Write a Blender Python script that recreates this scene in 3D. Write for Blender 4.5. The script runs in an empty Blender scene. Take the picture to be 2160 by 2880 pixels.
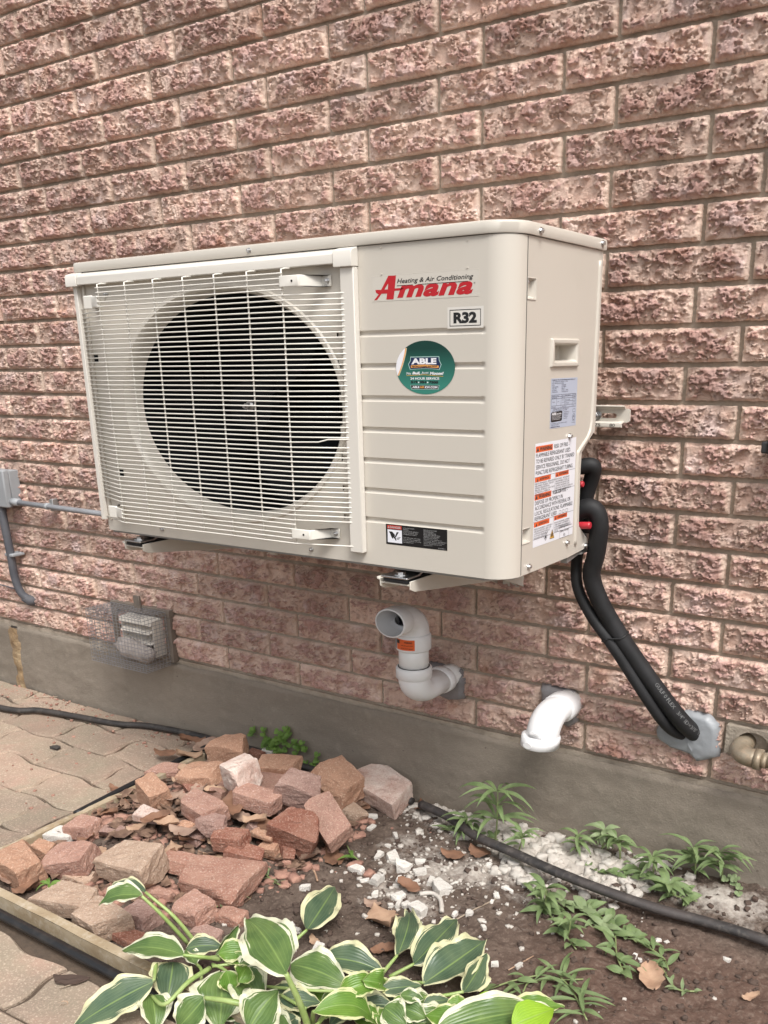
import bpy, math, random
import numpy as np
from mathutils import Vector, Matrix
random.seed(7)
rng = np.random.default_rng(7)
scene = bpy.context.scene
col = scene.collection

# ---------------------------------------------------------------- camera, sky, sun, exposure
YAW, PITCH, ROLL, FPX = -0.5883, -0.3291, -0.0124, 2593.2
PPX, PPY = 1195.44, 1900.96
CAM = np.array([1.0993, -1.7181, -0.7143])
def cam_axes():
    cy, sy = math.cos(YAW), math.sin(YAW); cp, sp = math.cos(PITCH), math.sin(PITCH)
    w = np.array([sy*cp, cy*cp, sp]); r = np.array([cy, -sy, 0.0]); u = np.cross(r, w)
    cr, sr = math.cos(ROLL), math.sin(ROLL)
    return r*cr + u*sr, -r*sr + u*cr, w
AR, AU, AW = cam_axes()
cam = bpy.data.cameras.new('camera')
camo = bpy.data.objects.new('camera', cam); col.objects.link(camo)
M = Matrix(((AR[0], AU[0], -AW[0], CAM[0]), (AR[1], AU[1], -AW[1], CAM[1]), (AR[2], AU[2], -AW[2], CAM[2]), (0, 0, 0, 1)))
camo.matrix_world = M
cam.sensor_fit = 'VERTICAL'; cam.sensor_height = 36.0; cam.sensor_width = 27.0
cam.lens = FPX/2880*36
cam.shift_x = (1080-PPX)/2880; cam.shift_y = (PPY-1440)/2880
cam.clip_start = 0.02; cam.clip_end = 500
scene.camera = camo

world = bpy.data.worlds.new('World'); scene.world = world; world.use_nodes = True
wn = world.node_tree; wn.nodes.clear()
SUN_EL, SUN_AZ = math.radians(55), math.radians(128)     # azimuth clockwise from +Y
sky = wn.nodes.new('ShaderNodeTexSky'); sky.sky_type = 'NISHITA'; sky.sun_disc = False
sky.sun_elevation = SUN_EL; sky.sun_rotation = SUN_AZ; sky.dust_density = 4.0; sky.air_density = 1.0
hsv = wn.nodes.new('ShaderNodeHueSaturation'); hsv.inputs['Saturation'].default_value = 0.22
bg = wn.nodes.new('ShaderNodeBackground'); bg.inputs['Strength'].default_value = 0.095
wo = wn.nodes.new('ShaderNodeOutputWorld')
wn.links.new(sky.outputs[0], hsv.inputs['Color']); wn.links.new(hsv.outputs[0], bg.inputs[0]); wn.links.new(bg.outputs[0], wo.inputs[0])
sl = bpy.data.lights.new('sun', 'SUN'); sl.energy = 1.5; sl.angle = math.radians(22); sl.color = (1.0, 0.965, 0.92)
so = bpy.data.objects.new('sun', sl); col.objects.link(so)
sd = Vector((math.sin(SUN_AZ)*math.cos(SUN_EL), math.cos(SUN_AZ)*math.cos(SUN_EL), math.sin(SUN_EL)))
so.rotation_euler = sd.to_track_quat('Z', 'Y').to_euler(); so.location = (2, -4, 5)
scene.view_settings.view_transform = 'Standard'; scene.view_settings.look = 'None'
scene.view_settings.gamma = 1.0; scene.view_settings.use_curve_mapping = False
scene.view_settings.exposure = 0.97
scene.render.engine = 'CYCLES'
try:
    scene.cycles.use_denoising = True; scene.cycles.max_bounces = 6
except Exception: pass

# ---------------------------------------------------------------- where a point of the place lies (real planes of the place)
def ray(px, py): return AW*FPX + AR*(px-PPX) - AU*(py-PPY)
def at_y(px, py, Y=0.0): d = ray(px, py); return CAM + d*(Y-CAM[1])/d[1]
def at_z(px, py, Z): d = ray(px, py); return CAM + d*(Z-CAM[2])/d[2]
def at_x(px, py, X): d = ray(px, py); return CAM + d*(X-CAM[0])/d[0]
def to_px(p):
    D = np.asarray(p, float)-CAM; z = D@AW
    return PPX+FPX*(D@AR)/z, PPY-FPX*(D@AU)/z
GZ = -1.745          # paving level
SQ = 0.80            # height factor of round things in this survey

# ---------------------------------------------------------------- noise
_pt = np.random.default_rng(3).permutation(512)
_pt = np.concatenate([_pt, _pt, _pt, _pt])
def gnoise(x, y, seed=0):
    x = np.asarray(x, float)+seed*17.31; y = np.asarray(y, float)+seed*9.77
    xi = np.floor(x).astype(int); yi = np.floor(y).astype(int); xf = x-xi; yf = y-yi
    def g(ix, iy, fx, fy):
        h = _pt[(_pt[(ix & 511)] + (iy & 511)) & 1023]; a = h*2.399963
        return np.cos(a)*fx + np.sin(a)*fy
    u = xf*xf*xf*(xf*(xf*6-15)+10); v = yf*yf*yf*(yf*(yf*6-15)+10)
    n = (g(xi, yi, xf, yf)*(1-u)+g(xi+1, yi, xf-1, yf)*u)*(1-v) + (g(xi, yi+1, xf, yf-1)*(1-u)+g(xi+1, yi+1, xf-1, yf-1)*u)*v
    return n*1.4
def fbm(x, y, oct=4, seed=0, gain=.5):
    s = 0; a = 1; f = 1
    for i in range(oct): s = s + a*gnoise(x*f, y*f, seed+i*5); a *= gain; f *= 2.03
    return s
def sstep(a, b, x):
    t = np.clip((x-a)/(b-a), 0, 1); return t*t*(3-2*t)

# ---------------------------------------------------------------- objects
def tag(o, label=None, cat=None, group=None, kind=None):
    if label: o['label'] = label
    if cat: o['category'] = cat
    if group: o['group'] = group
    if kind: o['kind'] = kind
    return o
def mesh_of(name, V, Fc, m=None, smooth=False, attr=None):
    me = bpy.data.meshes.new(name)
    V = np.asarray(V, np.float32)
    if isinstance(Fc, np.ndarray) and Fc.ndim == 2:
        n, k = Fc.shape
        me.vertices.add(len(V)); me.vertices.foreach_set('co', V.ravel())
        me.loops.add(n*k); me.loops.foreach_set('vertex_index', Fc.astype(np.int32).ravel())
        me.polygons.add(n); me.polygons.foreach_set('loop_start', np.arange(0, n*k, k, dtype=np.int32))
        try: me.polygons.foreach_set('loop_total', np.full(n, k, np.int32))
        except Exception: pass
        me.update(calc_edges=True)
    else:
        me.from_pydata(V.tolist(), [], [list(f) for f in Fc]); me.update()
    if smooth: me.polygons.foreach_set('use_smooth', np.ones(len(me.polygons), bool))
    if attr is not None:
        for k_, a_ in attr.items():
            at = me.attributes.new(k_, 'FLOAT', 'POINT'); at.data.foreach_set('value', np.asarray(a_, np.float32))
    if m is not None: me.materials.append(m)
    return me
def empty(name, loc=(0, 0, 0), **k):
    o = bpy.data.objects.new(name, None); col.objects.link(o); o.location = loc; o.empty_display_size = .05
    return tag(o, **k)
def place(name, V, Fc, m, parent=None, smooth=False, origin=None, attr=None, bevel=0, **k):
    """one mesh object; V are places in the world; the object sits at its parent's base or at its own centre"""
    V = np.asarray(V, float)
    if parent is None:
        if origin is None: origin = np.array([V[:, 0].mean(), V[:, 1].mean(), V[:, 2].min()])
        base = np.asarray(origin, float)
    else:
        base = np.zeros(3); q = parent
        while q is not None: base = base+np.array(q.location); q = q.parent
    me = mesh_of(name, V-base, Fc, m, smooth, attr)
    o = bpy.data.objects.new(name, me); col.objects.link(o)
    if parent is None: o.location = base
    else: o.parent = parent
    if bevel:
        b = o.modifiers.new('bevel', 'BEVEL'); b.width = bevel; b.segments = 2; b.limit_method = 'ANGLE'; b.angle_limit = math.radians(40)
        me.polygons.foreach_set('use_smooth', np.ones(len(me.polygons), bool))
        try: me.set_sharp_from_angle(angle=math.radians(60))
        except Exception: pass
    return tag(o, **k)
def box(x0, x1, y0, y1, z0, z1):
    V = [(x, y, z) for z in (z0, z1) for y in (y0, y1) for x in (x0, x1)]
    return V, [(0, 2, 3, 1), (4, 5, 7, 6), (0, 1, 5, 4), (2, 6, 7, 3), (0, 4, 6, 2), (1, 3, 7, 5)]
def join(*parts):
    V = []; Fc = []
    for v, f in parts:
        n = len(V); V += [tuple(p) for p in v]; Fc += [tuple(i+n for i in q) for q in f]
    return V, Fc
def prism(poly, a, b, axis='x'):
    """polygon of 2-d points swept from a to b along an axis"""
    n = len(poly)
    def P(t, p):
        return {'x': (t, p[0], p[1]), 'y': (p[0], t, p[1]), 'z': (p[0], p[1], t)}[axis]
    V = [P(a, p) for p in poly]+[P(b, p) for p in poly]
    Fc = [tuple(range(n)), tuple(range(2*n-1, n-1, -1))]+[(i, i+n, (i+1) % n+n, (i+1) % n) for i in range(n)]
    return V, Fc
def catmull(P, n=8):
    P = [np.asarray(p, float) for p in P]
    P = [2*P[0]-P[1]]+P+[2*P[-1]-P[-2]]; out = []
    for i in range(1, len(P)-2):
        for k in range(n):
            t = k/n; a, b, c, d = P[i-1], P[i], P[i+1], P[i+2]
            out.append(.5*((2*b)+(-a+c)*t+(2*a-5*b+4*c-d)*t*t+(-a+3*b-3*c+d)*t**3))
    out.append(P[-2]); return out
def tube(P, r, n=8, cap=True, sq=1.0):
    """round bar along points; sq: heights are worked at height/sq"""
    P = np.array([np.asarray(p, float) for p in P]); P = P*np.array([1, 1, 1/sq])
    r = np.full(len(P), r) if np.isscalar(r) else np.asarray(r, float)
    T = np.gradient(P, axis=0); T /= np.linalg.norm(T, axis=1)[:, None]+1e-12
    up = np.array([0, 0, 1.0]) if abs(T[0][2]) < .9 else np.array([1.0, 0, 0])
    N = np.cross(T[0], up); N /= np.linalg.norm(N); V = []
    for i in range(len(P)):
        N = N-T[i]*(N@T[i]); N /= np.linalg.norm(N)+1e-12; Bn = np.cross(T[i], N)
        for k in range(n):
            a = 2*math.pi*k/n; V.append(P[i]+r[i]*(math.cos(a)*N+math.sin(a)*Bn))
    V = np.array(V)*np.array([1, 1, sq])
    Fc = [(i*n+k, i*n+(k+1) % n, (i+1)*n+(k+1) % n, (i+1)*n+k) for i in range(len(P)-1) for k in range(n)]
    if cap: Fc += [tuple(range(n-1, -1, -1)), tuple((len(P)-1)*n+k for k in range(n))]
    return [tuple(v) for v in V], Fc
def grid_faces(nx, nz):
    i = np.arange(nx-1)[None, :]+np.arange(nz-1)[:, None]*nx
    i = i.ravel(); return np.stack([i, i+1, i+1+nx, i+nx], 1)

# ---------------------------------------------------------------- materials
def mat(name, color, rough=.6, metal=0.0, spec=.5, noise=None, bump=None, rnd=0.0, coat=0.0, trans=None):
    """noise: (scale, other colour, amount[, detail]); bump: list of (scale, strength, distance)"""
    m = bpy.data.materials.new(name); m.use_nodes = True; nt = m.node_tree; N = nt.nodes; Lk = nt.links
    b = N['Principled BSDF']; b.inputs['Roughness'].default_value = rough; b.inputs['Metallic'].default_value = metal
    b.inputs['Specular IOR Level'].default_value = spec; b.inputs['Coat Weight'].default_value = coat
    tc = N.new('ShaderNodeTexCoord'); src = tc.outputs['Object']
    c0 = (*color, 1); b.inputs['Base Color'].default_value = c0; out = None
    if noise:
        for ns in (noise if isinstance(noise, list) else [noise]):
            nz = N.new('ShaderNodeTexNoise'); nz.inputs['Scale'].default_value = ns[0]; nz.inputs['Detail'].default_value = 6; nz.inputs['Roughness'].default_value = .65
            Lk.new(src, nz.inputs['Vector'])
            mr = N.new('ShaderNodeMapRange'); mr.inputs['From Min'].default_value = ns[3] if len(ns) > 3 else .4; mr.inputs['From Max'].default_value = ns[4] if len(ns) > 4 else .65
            mr.inputs['To Max'].default_value = ns[2]; Lk.new(nz.outputs['Fac'], mr.inputs['Value'])
            mx = N.new('ShaderNodeMix'); mx.data_type = 'RGBA'; Lk.new(mr.outputs[0], mx.inputs['Factor'])
            if out is None: mx.inputs['A'].default_value = c0
            else: Lk.new(out, mx.inputs['A'])
            mx.inputs['B'].default_value = (*ns[1], 1); out = mx.outputs['Result']
    if rnd:
        oi = N.new('ShaderNodeObjectInfo'); hs = N.new('ShaderNodeHueSaturation')
        mr = N.new('ShaderNodeMapRange'); mr.inputs['To Min'].default_value = 1-rnd; mr.inputs['To Max'].default_value = 1+rnd
        Lk.new(oi.outputs['Random'], mr.inputs['Value']); Lk.new(mr.outputs[0], hs.inputs['Value'])
        if out is None: hs.inputs['Color'].default_value = c0
        else: Lk.new(out, hs.inputs['Color'])
        out = hs.outputs[0]
    if out is not None: Lk.new(out, b.inputs['Base Color'])
    last = None
    for (s, st, d) in (bump or []):
        nz = N.new('ShaderNodeTexNoise'); nz.inputs['Scale'].default_value = s; nz.inputs['Detail'].default_value = 5; nz.inputs['Roughness'].default_value = .6
        Lk.new(src, nz.inputs['Vector']); bp = N.new('ShaderNodeBump'); bp.inputs['Strength'].default_value = st; bp.inputs['Distance'].default_value = d
        Lk.new(nz.outputs['Fac'], bp.inputs['Height'])
        if last is not None: Lk.new(last, bp.inputs['Normal'])
        last = bp.outputs['Normal']
    if last is not None: Lk.new(last, b.inputs['Normal'])
    if trans: b.inputs['Subsurface Weight'].default_value = trans; b.inputs['Subsurface Radius'].default_value = (.01, .01, .006); b.inputs['Subsurface Scale'].default_value = .3
    return m

def brick_material():
    m = bpy.data.materials.new('rock_faced_brick'); m.use_nodes = True; nt = m.node_tree; N = nt.nodes; L = nt.links
    b = N['Principled BSDF']; b.inputs['Roughness'].default_value = .9; b.inputs['Specular IOR Level'].default_value = .25
    tc = N.new('ShaderNodeTexCoord'); oi = N.new('ShaderNodeObjectInfo')
    sc = N.new('ShaderNodeVectorMath'); sc.operation = 'ADD'
    mul = N.new('ShaderNodeVectorMath'); mul.operation = 'SCALE'; mul.inputs['Scale'].default_value = 9.0
    comb = N.new('ShaderNodeCombineXYZ'); L.new(oi.outputs['Random'], comb.inputs[0]); L.new(oi.outputs['Random'], comb.inputs[1]); L.new(comb.outputs[0], mul.inputs[0])
    L.new(tc.outputs['Object'], sc.inputs[0]); L.new(mul.outputs[0], sc.inputs[1]); P = sc.outputs[0]
    def noise(s, d=5, r=.6):
        n = N.new('ShaderNodeTexNoise'); n.inputs['Scale'].default_value = s; n.inputs['Detail'].default_value = d; n.inputs['Roughness'].default_value = r; L.new(P, n.inputs['Vector']); return n.outputs['Fac']
    def rng_(v, a, b_, c=0., d=1.):
        q = N.new('ShaderNodeMapRange'); q.inputs['From Min'].default_value = a; q.inputs['From Max'].default_value = b_; q.inputs['To Min'].default_value = c; q.inputs['To Max'].default_value = d; L.new(v, q.inputs['Value']); return q.outputs[0]
    def mix(f, A, B):
        q = N.new('ShaderNodeMix'); q.data_type = 'RGBA'
        if hasattr(f, 'links'): L.new(f, q.inputs['Factor'])
        else: q.inputs['Factor'].default_value = f
        for s, v in (('A', A), ('B', B)):
            if isinstance(v, tuple): q.inputs[s].default_value = (*v, 1)
            else: L.new(v, q.inputs[s])
        return q.outputs['Result']
    at = N.new('ShaderNodeAttribute'); at.attribute_name = 'flake'; fl = at.outputs['Fac']
    base = mix(rng_(noise(26), .35, .65), (.60, .40, .32), (.76, .575, .48))        # sandy buff pink low ground
    flake = mix(rng_(noise(40), .35, .65), (.45, .255, .21), (.62, .405, .36))         # mauve pink raised flakes
    c = mix(rng_(fl, .25, .7), base, flake)
    c = mix(rng_(noise(14), .55, .75, 0, .8), c, (.80, .64, .61))                    # chalky patches
    a_r = N.new('ShaderNodeAttribute'); a_r.attribute_name = 'arris'; c = mix(rng_(a_r.outputs['Fac'], 0, 1, 0, .55), c, (.78, .62, .50))
    c = mix(rng_(noise(9), .58, .72, 0, .55), c, (.44, .20, .12))                    # terracotta where the skin is off
    c = mix(rng_(noise(600, 2), .5, .75, 0, .35), c, (.74, .60, .50))                # pale sand grains
    c = mix(rng_(noise(420, 2), .58, .75, 0, .4), c, (.22, .12, .10))               # dark grains
    hs = N.new('ShaderNodeHueSaturation'); L.new(c, hs.inputs['Color']); L.new(rng_(oi.outputs['Random'], 0, 1, .84, 1.14), hs.inputs['Value'])
    L.new(hs.outputs[0], b.inputs['Base Color'])
    b1 = N.new('ShaderNodeBump'); b1.inputs['Strength'].default_value = .9; b1.inputs['Distance'].default_value = .004; L.new(noise(160, 6, .7), b1.inputs['Height'])
    b2 = N.new('ShaderNodeBump'); b2.inputs['Strength'].default_value = .6; b2.inputs['Distance'].default_value = .0015; L.new(noise(700, 3, .6), b2.inputs['Height']); L.new(b1.outputs[0], b2.inputs['Normal'])
    L.new(b2.outputs[0], b.inputs['Normal'])
    return m
M_BRICK = brick_material()
M_MORTAR = mat('mortar', (.42, .355, .285), .95, noise=[(30, (.29, .24, .185), .8), (300, (.33, .29, .24), .5, .5, .7)], bump=[(220, .7, .003), (40, .4, .006)])
M_CREAM = mat('cream_enamel', (.59, .55, .485), .33, spec=.5, noise=[(3, (.61, .57, .505), .5), (11, (.55, .51, .44), .35, .55, .75)], bump=[(900, .03, .0004)])
M_WHITEWIRE = mat('pale_coated_wire', (.76, .73, .665), .35)
M_CAPWHITE = mat('white_enamel_trim', (.70, .665, .605), .3)
M_BLACK = mat('black_interior', (.005, .006, .007), .8, spec=.15)
M_FAN = mat('black_fan_plastic', (.005, .006, .007), .8, spec=.15)
M_ZINC = mat('zinc_plated_steel', (.62, .62, .62), .28, metal=1.0, bump=[(400, .1, .0005)])
M_GALV = mat('dull_galvanised_steel', (.42, .42, .41), .5, metal=.8)
M_RUBBER = mat('black_rubber_foam', (.013, .013, .014), .62, spec=.35, bump=[(300, .12, .0006)], noise=(12, (.03, .03, .032), .6))
M_RED = mat('red_plastic', (.50, .03, .045), .35)
M_BRASS = mat('dull_brass', (.5, .36, .15), .35, metal=.8)
M_PVC = mat('white_pvc', (.80, .80, .805), .35, spec=.5)
def flat(name, c, r=.45): return mat(name, c, r)
M_INK = flat('black_ink', (.012, .012, .013)); M_INKRED = flat('red_ink', (.48, .012, .02)); M_PAPER = flat('white_label', (.80, .81, .86), .35)
M_SILVER = flat('pale_blue_silver_label', (.47, .52, .63), .3); M_ORANGE = flat('orange_ink', (.75, .13, .03)); M_CLEAR = flat('clear_label_film', (.61, .572, .508), .25)
M_R32 = flat('pale_label_film', (.70, .67, .62), .3); M_GREEN1 = mat('green_print', (.012, .10, .075), .25)
M_GREEN = bpy.data.materials.new('green_graded_print'); M_GREEN.use_nodes = True
_n = M_GREEN.node_tree; _b = _n.nodes['Principled BSDF']; _b.inputs['Roughness'].default_value = .28
_t = _n.nodes.new('ShaderNodeTexCoord'); _s = _n.nodes.new('ShaderNodeSeparateXYZ'); _r = _n.nodes.new('ShaderNodeMapRange'); _x = _n.nodes.new('ShaderNodeMix'); _x.data_type = 'RGBA'
_n.links.new(_t.outputs['Generated'], _s.inputs[0]); _n.links.new(_s.outputs['Z'], _r.inputs['Value']); _r.inputs['From Min'].default_value = .15; _r.inputs['From Max'].default_value = .85
_n.links.new(_r.outputs[0], _x.inputs['Factor']); _x.inputs['A'].default_value = (.04, .22, .17, 1); _x.inputs['B'].default_value = (.006, .045, .035, 1); _n.links.new(_x.outputs['Result'], _b.inputs['Base Color'])
M_NAVY = flat('navy_print', (.01, .025, .08), .3); M_PEACH = flat('orange_print', (.78, .36, .10), .3); M_WHITEP = flat('white_print', (.82, .82, .85), .3); M_MINT = flat('mint_print', (.42, .62, .56), .3)
M_YEL = flat('yellow_print', (.75, .42, .05), .3)

# ---------------------------------------------------------------- the brick wall
BL, BH, OFF = .267, .066, .0965
JOINTS = {(1, 0): 0.0043, (2, 0): 0.0026, (2, 1): 0.0031, (3, 0): 0.0007, (3, 1): -0.0017, (3, 2): -0.003, (4, 0): 0.0009, (4, 1): 0.0035, (5, 0): 0.0023, (5, 1): 0.0028, (5, 2): 0.0035, (6, 0): -0.0005, (6, 1): 0.0004, (6, 2): 0.0016, (7, 2): 0.0041, (-2, -5): -0.0174, (-1, -4): -0.0046, (-1, -3): -0.0033, (0, -3): -0.0009, (0, -2): -0.0005, (1, -2): 0.0013, (1, -1): 0.0033, (2, -1): 0.001, (2, -2): 0.0001, (0, -4): -0.0015, (1, -3): 0.0054, (2, -3): -0.0029, (3, -2): -0.001, (3, -1): -0.0, (4, -1): -0.0003, (0, -5): -0.0037, (-1, -5): -0.0053, (1, -4): 0.005, (2, -4): -0.0006, (3, -3): 0.0004, (4, -3): 0.0043, (4, -2): 0.0026, (5, -1): 0.0006, (1, -5): 0.0032, (2, -5): 0.0034, (3, -4): -0.001, (4, -4): 0.0052, (5, -3): 0.0021, (5, -2): -0.0004, (6, -2): 0.0015, (4, -5): 0.0084, (3, -5): -0.0003, (5, -4): 0.0043, (14, -5): 0.0027, (15, -5): -0.0016, (16, -6): 0.0002, (16, -5): 0.0058, (17, -5): -0.002, (18, -6): -0.0023, (18, -5): -0.0004, (18, -4): 0.0019, (18, -3): -0.0018, (19, -5): 0.0051, (19, -4): 0.0128, (19, -3): 0.0084, (20, -6): -0.0038, (20, -5): 0.0059, (20, -4): 0.0034, (20, -3): 0.005, (21, -5): 0.01, (21, -3): 0.0072, (22, -6): -0.0053, (22, -3): 0.0053, (18, 0): -0.0049, (19, 0): -0.001, (19, 1): 0.0021, (20, 0): -0.0019, (20, 1): -0.0013, (22, -1): -0.0031, (22, 0): -0.0038, (22, 1): 0.0005, (16, 2): 0.0038, (17, 2): -0.0021, (18, 2): 0.0041, (19, 2): 0.0035, (20, 2): 0.0049, (17, 1): -0.0055, (22, 2): 0.0045, (8, 2): -0.005, (9, 2): -0.001, (10, 2): -0.0099, (11, 2): -0.0089, (12, 2): -0.0029, (13, 2): -0.0038, (14, 2): 0.0001, (15, 2): -0.0046, (6, -5): 0.0041, (7, -5): -0.0003, (8, -5): -0.0053, (9, -5): -0.0065, (10, -5): -0.0159, (11, -5): -0.018, (12, -5): -0.0129, (12, -6): -0.0178, (13, -5): -0.0032, (14, -6): -0.0026}
def joint_x(r, k):
    base = k*BL + (OFF if r % 2 == 0 else 0.0)
    j = JOINTS.get((r, k))
    if j is not None: return base+j
    return base + ((hash((r*31+k*7, 5)) % 1000)/1000-.5)*.006
def row_z(r): return -r*BH
NXB, NZB = 168, 40
def brick_mesh(i):
    w, h = BL-.0090, BH-.0090
    x = np.linspace(-w/2, w/2, NXB); z = np.linspace(-h/2, h/2, NZB); X, Z = np.meshgrid(x, z)
    s = i*3+11; fx = X*26; fz = Z*38
    rag = fbm(fx*1.9, fz*1.9, 4, s+50, .55); rag2 = fbm(fx*2.9+5, fz*2.9, 3, s+60, .55)
    n = fbm(fx*.55+rag*.35, fz*.55+rag2*.35, 2, s)+.36*rag
    k = 1.9; t = n*k+1.5; st = (np.floor(t)+sstep(.0, .07, t-np.floor(t)))/k
    n2 = fbm(fx*2.0+9, fz*2.0, 2, s+20)+.3*rag2; t2 = n2*2.2; st2 = (np.floor(t2)+sstep(0, .2, t2-np.floor(t2)))/2.2
    hgt = st+.42*st2*sstep(-.5, .6, fbm(fx*.5, fz*.5, 2, s+77))+.10*fbm(fx*9, fz*9, 2, s+33)
    hgt = (hgt-hgt.mean())/(hgt.std()+1e-6)
    ex = np.minimum(X+w/2, w/2-X); ez = np.minimum(Z+h/2, h/2-Z)
    edge = sstep(.0, .009, ex+.004*gnoise(X*90, Z*90, s))*sstep(0, .006, ez+.003*gnoise(X*120, Z*60, s+4))
    y = -(.0047*(np.clip(hgt, -1.15, 1.9)+1.15)+.0004)*edge - .0006*fbm(X*160, Z*160, 3, s)
    y -= .0015
    fl = sstep(-.2, .9, hgt)*edge; rimv = 1-sstep(.001, .009, ex+.004*gnoise(X*60, Z*60, s+90)); rimv = np.maximum(rimv, .5*(1-sstep(.0, .004, ez)))
    # irregular outline
    X = X+np.where(ex < .004, .0013*gnoise(Z*160, X*0, s+7), 0); Z = Z+np.where(ez < .003, .0013*fbm(X*60, Z*0, 3, s+8), 0)
    V = np.stack([X, y, Z], 2).reshape(-1, 3); Fc = grid_faces(NXB, NZB)
    rim = np.concatenate([np.arange(NXB), (np.arange(1, NZB)*NXB+NXB-1), ((NZB-1)*NXB+np.arange(NXB-2, -1, -1)), (np.arange(NZB-2, 0, -1)*NXB)])
    B = V[rim].copy(); B[:, 1] = .03; n0 = len(V); k = len(rim); j = np.arange(k)
    side = np.stack([rim[j], n0+j, n0+(j+1) % k, rim[(j+1) % k]], 1)
    V = np.vstack([V, B]); fl = np.concatenate([fl.ravel(), np.zeros(k)]); rimv = np.concatenate([rimv.ravel(), np.zeros(k)])
    return mesh_of('brick', V, np.vstack([Fc, side]), M_BRICK, False, {'flake': fl, 'arris': rimv})
BVAR = [brick_mesh(i) for i in range(26)]
wall = empty('brick_wall', (0, 0, -1.518), label='pink rock-faced brick wall of the house behind the white unit', cat='brick wall')
mz0, mz1 = -1.530, 1.6
nxm, nzm = 420, 300
V, Fc = join(box(-4.2, 2.6, .0060, .05, mz0, mz1))
place('mortar', V, Fc, M_MORTAR, wall)
bricks = []
HOLES = []            # (row, x0, x1) where no brick stands
for r in range(-22, 23):
    for k in range(-16, 10):
        x0, x1 = joint_x(r, k), joint_x(r, k+1)
        if r == 21 and abs((x0+x1)/2-(3*BL-.5*BL)) < .1: pass
        zc = row_z(r)-BH/2
        pts = [to_px((x, -.01, zc+dz)) for x in (x0, (x0+x1)/2, x1) for dz in (-BH/2, BH/2)]
        xs = [p[0] for p in pts]; ys = [p[1] for p in pts]
        vis = max(xs) > 5 and min(xs) < 2155 and max(ys) > 5 and min(ys) < 2875
        hid = False
        if vis:      # wholly behind the unit?
            hid = 330 < min(xs) and max(xs) < 1590 and 800 < min(ys) and max(ys) < 1400
        bricks.append((r, k, x0, x1, zc, vis and not hid))
stuffV, stuffF, nst = [], [], 0
count = 0
ADJ = {}
for (r, k, x0, x1, zc, vis) in bricks:
    w = x1-x0-.0090; cx = (x0+x1)/2
    segs = [(cx, w)]
    if r == 21 and x0 < .60 < x1: segs = [((x0+.660)/2, .660-x0-.0090)]
    for (cx_, w_) in segs:
        if vis and count < 300:
            me = BVAR[(r*7+k*11+(r*k) % 5) % len(BVAR)]
            o = bpy.data.objects.new('brick', me); col.objects.link(o); o.parent = wall
            o.location = (cx_, random.uniform(-.0012, .0012), zc-wall.location[2])
            fl_ = (r*13+k*5) % 4
            sx = w_/(BL-.0090)
            o.scale = (sx if fl_ % 2 == 0 else sx, 1, 1)
            if fl_ >= 2: o.rotation_euler = (0, math.pi, 0)
            count += 1
        else:
            v, f = box(cx_-w_/2, cx_+w_/2, -.006, .03, zc-BH/2+.005, zc+BH/2-.005)
            stuffV += v; stuffF += [tuple(i+nst for i in q) for q in f]; nst += 8
place('brick', stuffV, stuffF, M_BRICK, wall, kind='stuff')
print('bricks as parts', count)

# ---------------------------------------------------------------- the outdoor unit
UX, UY, UZ = -.5872, -.4317, -1.0528
UW, UD, UH, LID, SEAM = .9912, .3210, .532, .0187, .0433
unit = empty('outdoor_air_conditioner', (UX, UY, UZ), label='large cream air conditioner unit with wire fan guard hung on the brick wall', cat='air conditioner')
def U(V): return [(p[0]+UX, p[1]+UY, p[2]+UZ) for p in V]
def up(name, VF, m, parent=None, **k): return place(name, U(VF[0]), VF[1], m, parent or unit, **k)
ZT = UH-LID-.001
# front panel: left field with the fan opening
hx, hz, ha, hb = .389, .262, .276, .204
NR = 120; XR = .66
def hole_ring(a, b, y): return [(hx+a*math.cos(2*math.pi*i/NR), y, hz+b*math.sin(2*math.pi*i/NR)) for i in range(NR)]
def rect_ring(x0, x1, z0, z1, y):
    out = []
    for i in range(NR):
        c, s = math.cos(2*math.pi*i/NR), math.sin(2*math.pi*i/NR)
        tx = ((x1-hx) if c > 0 else (x0-hx))/(c if abs(c) > 1e-9 else 1e-9); tz = ((z1-hz) if s > 0 else (z0-hz))/(s if abs(s) > 1e-9 else 1e-9)
        t = min(abs(tx), abs(tz)); out.append((hx+t*c, y, hz+t*s))
    # snap nearest ring points onto the corners
    for cx_, cz_ in ((x0, z0), (x0, z1), (x1, z0), (x1, z1)):
        j = min(range(NR), key=lambda i: (out[i][0]-cx_)**2+(out[i][2]-cz_)**2); out[j] = (cx_, y, cz_)
    return out
rings = [rect_ring(.012, XR, 0, ZT, 0), rect_ring(.03, XR-.004, .012, ZT-.012, 0), hole_ring(ha+.014, hb+.012, 0), hole_ring(ha+.011, hb+.0095, -.003), hole_ring(ha+.004, hb+.0035, -.003), hole_ring(ha, hb, .001), hole_ring(ha-.005, hb-.004, .010), hole_ring(ha-.008, hb-.0065, .035)]
rings[1] = [((a[0]*.35+b[0]*.65), 0, (a[2]*.35+b[2]*.65)) for a, b in zip(rings[0], rings[2])]
V = [p for rg in rings for p in rg]
Fc = [(j*NR+i, j*NR+(i+1) % NR, (j+1)*NR+(i+1) % NR, (j+1)*NR+i) for j in range(len(rings)-1) for i in range(NR)]
fr = up('front_panel', (V, Fc), M_CREAM, smooth=True)
fr.data.set_sharp_from_angle(angle=math.radians(25))
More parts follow.
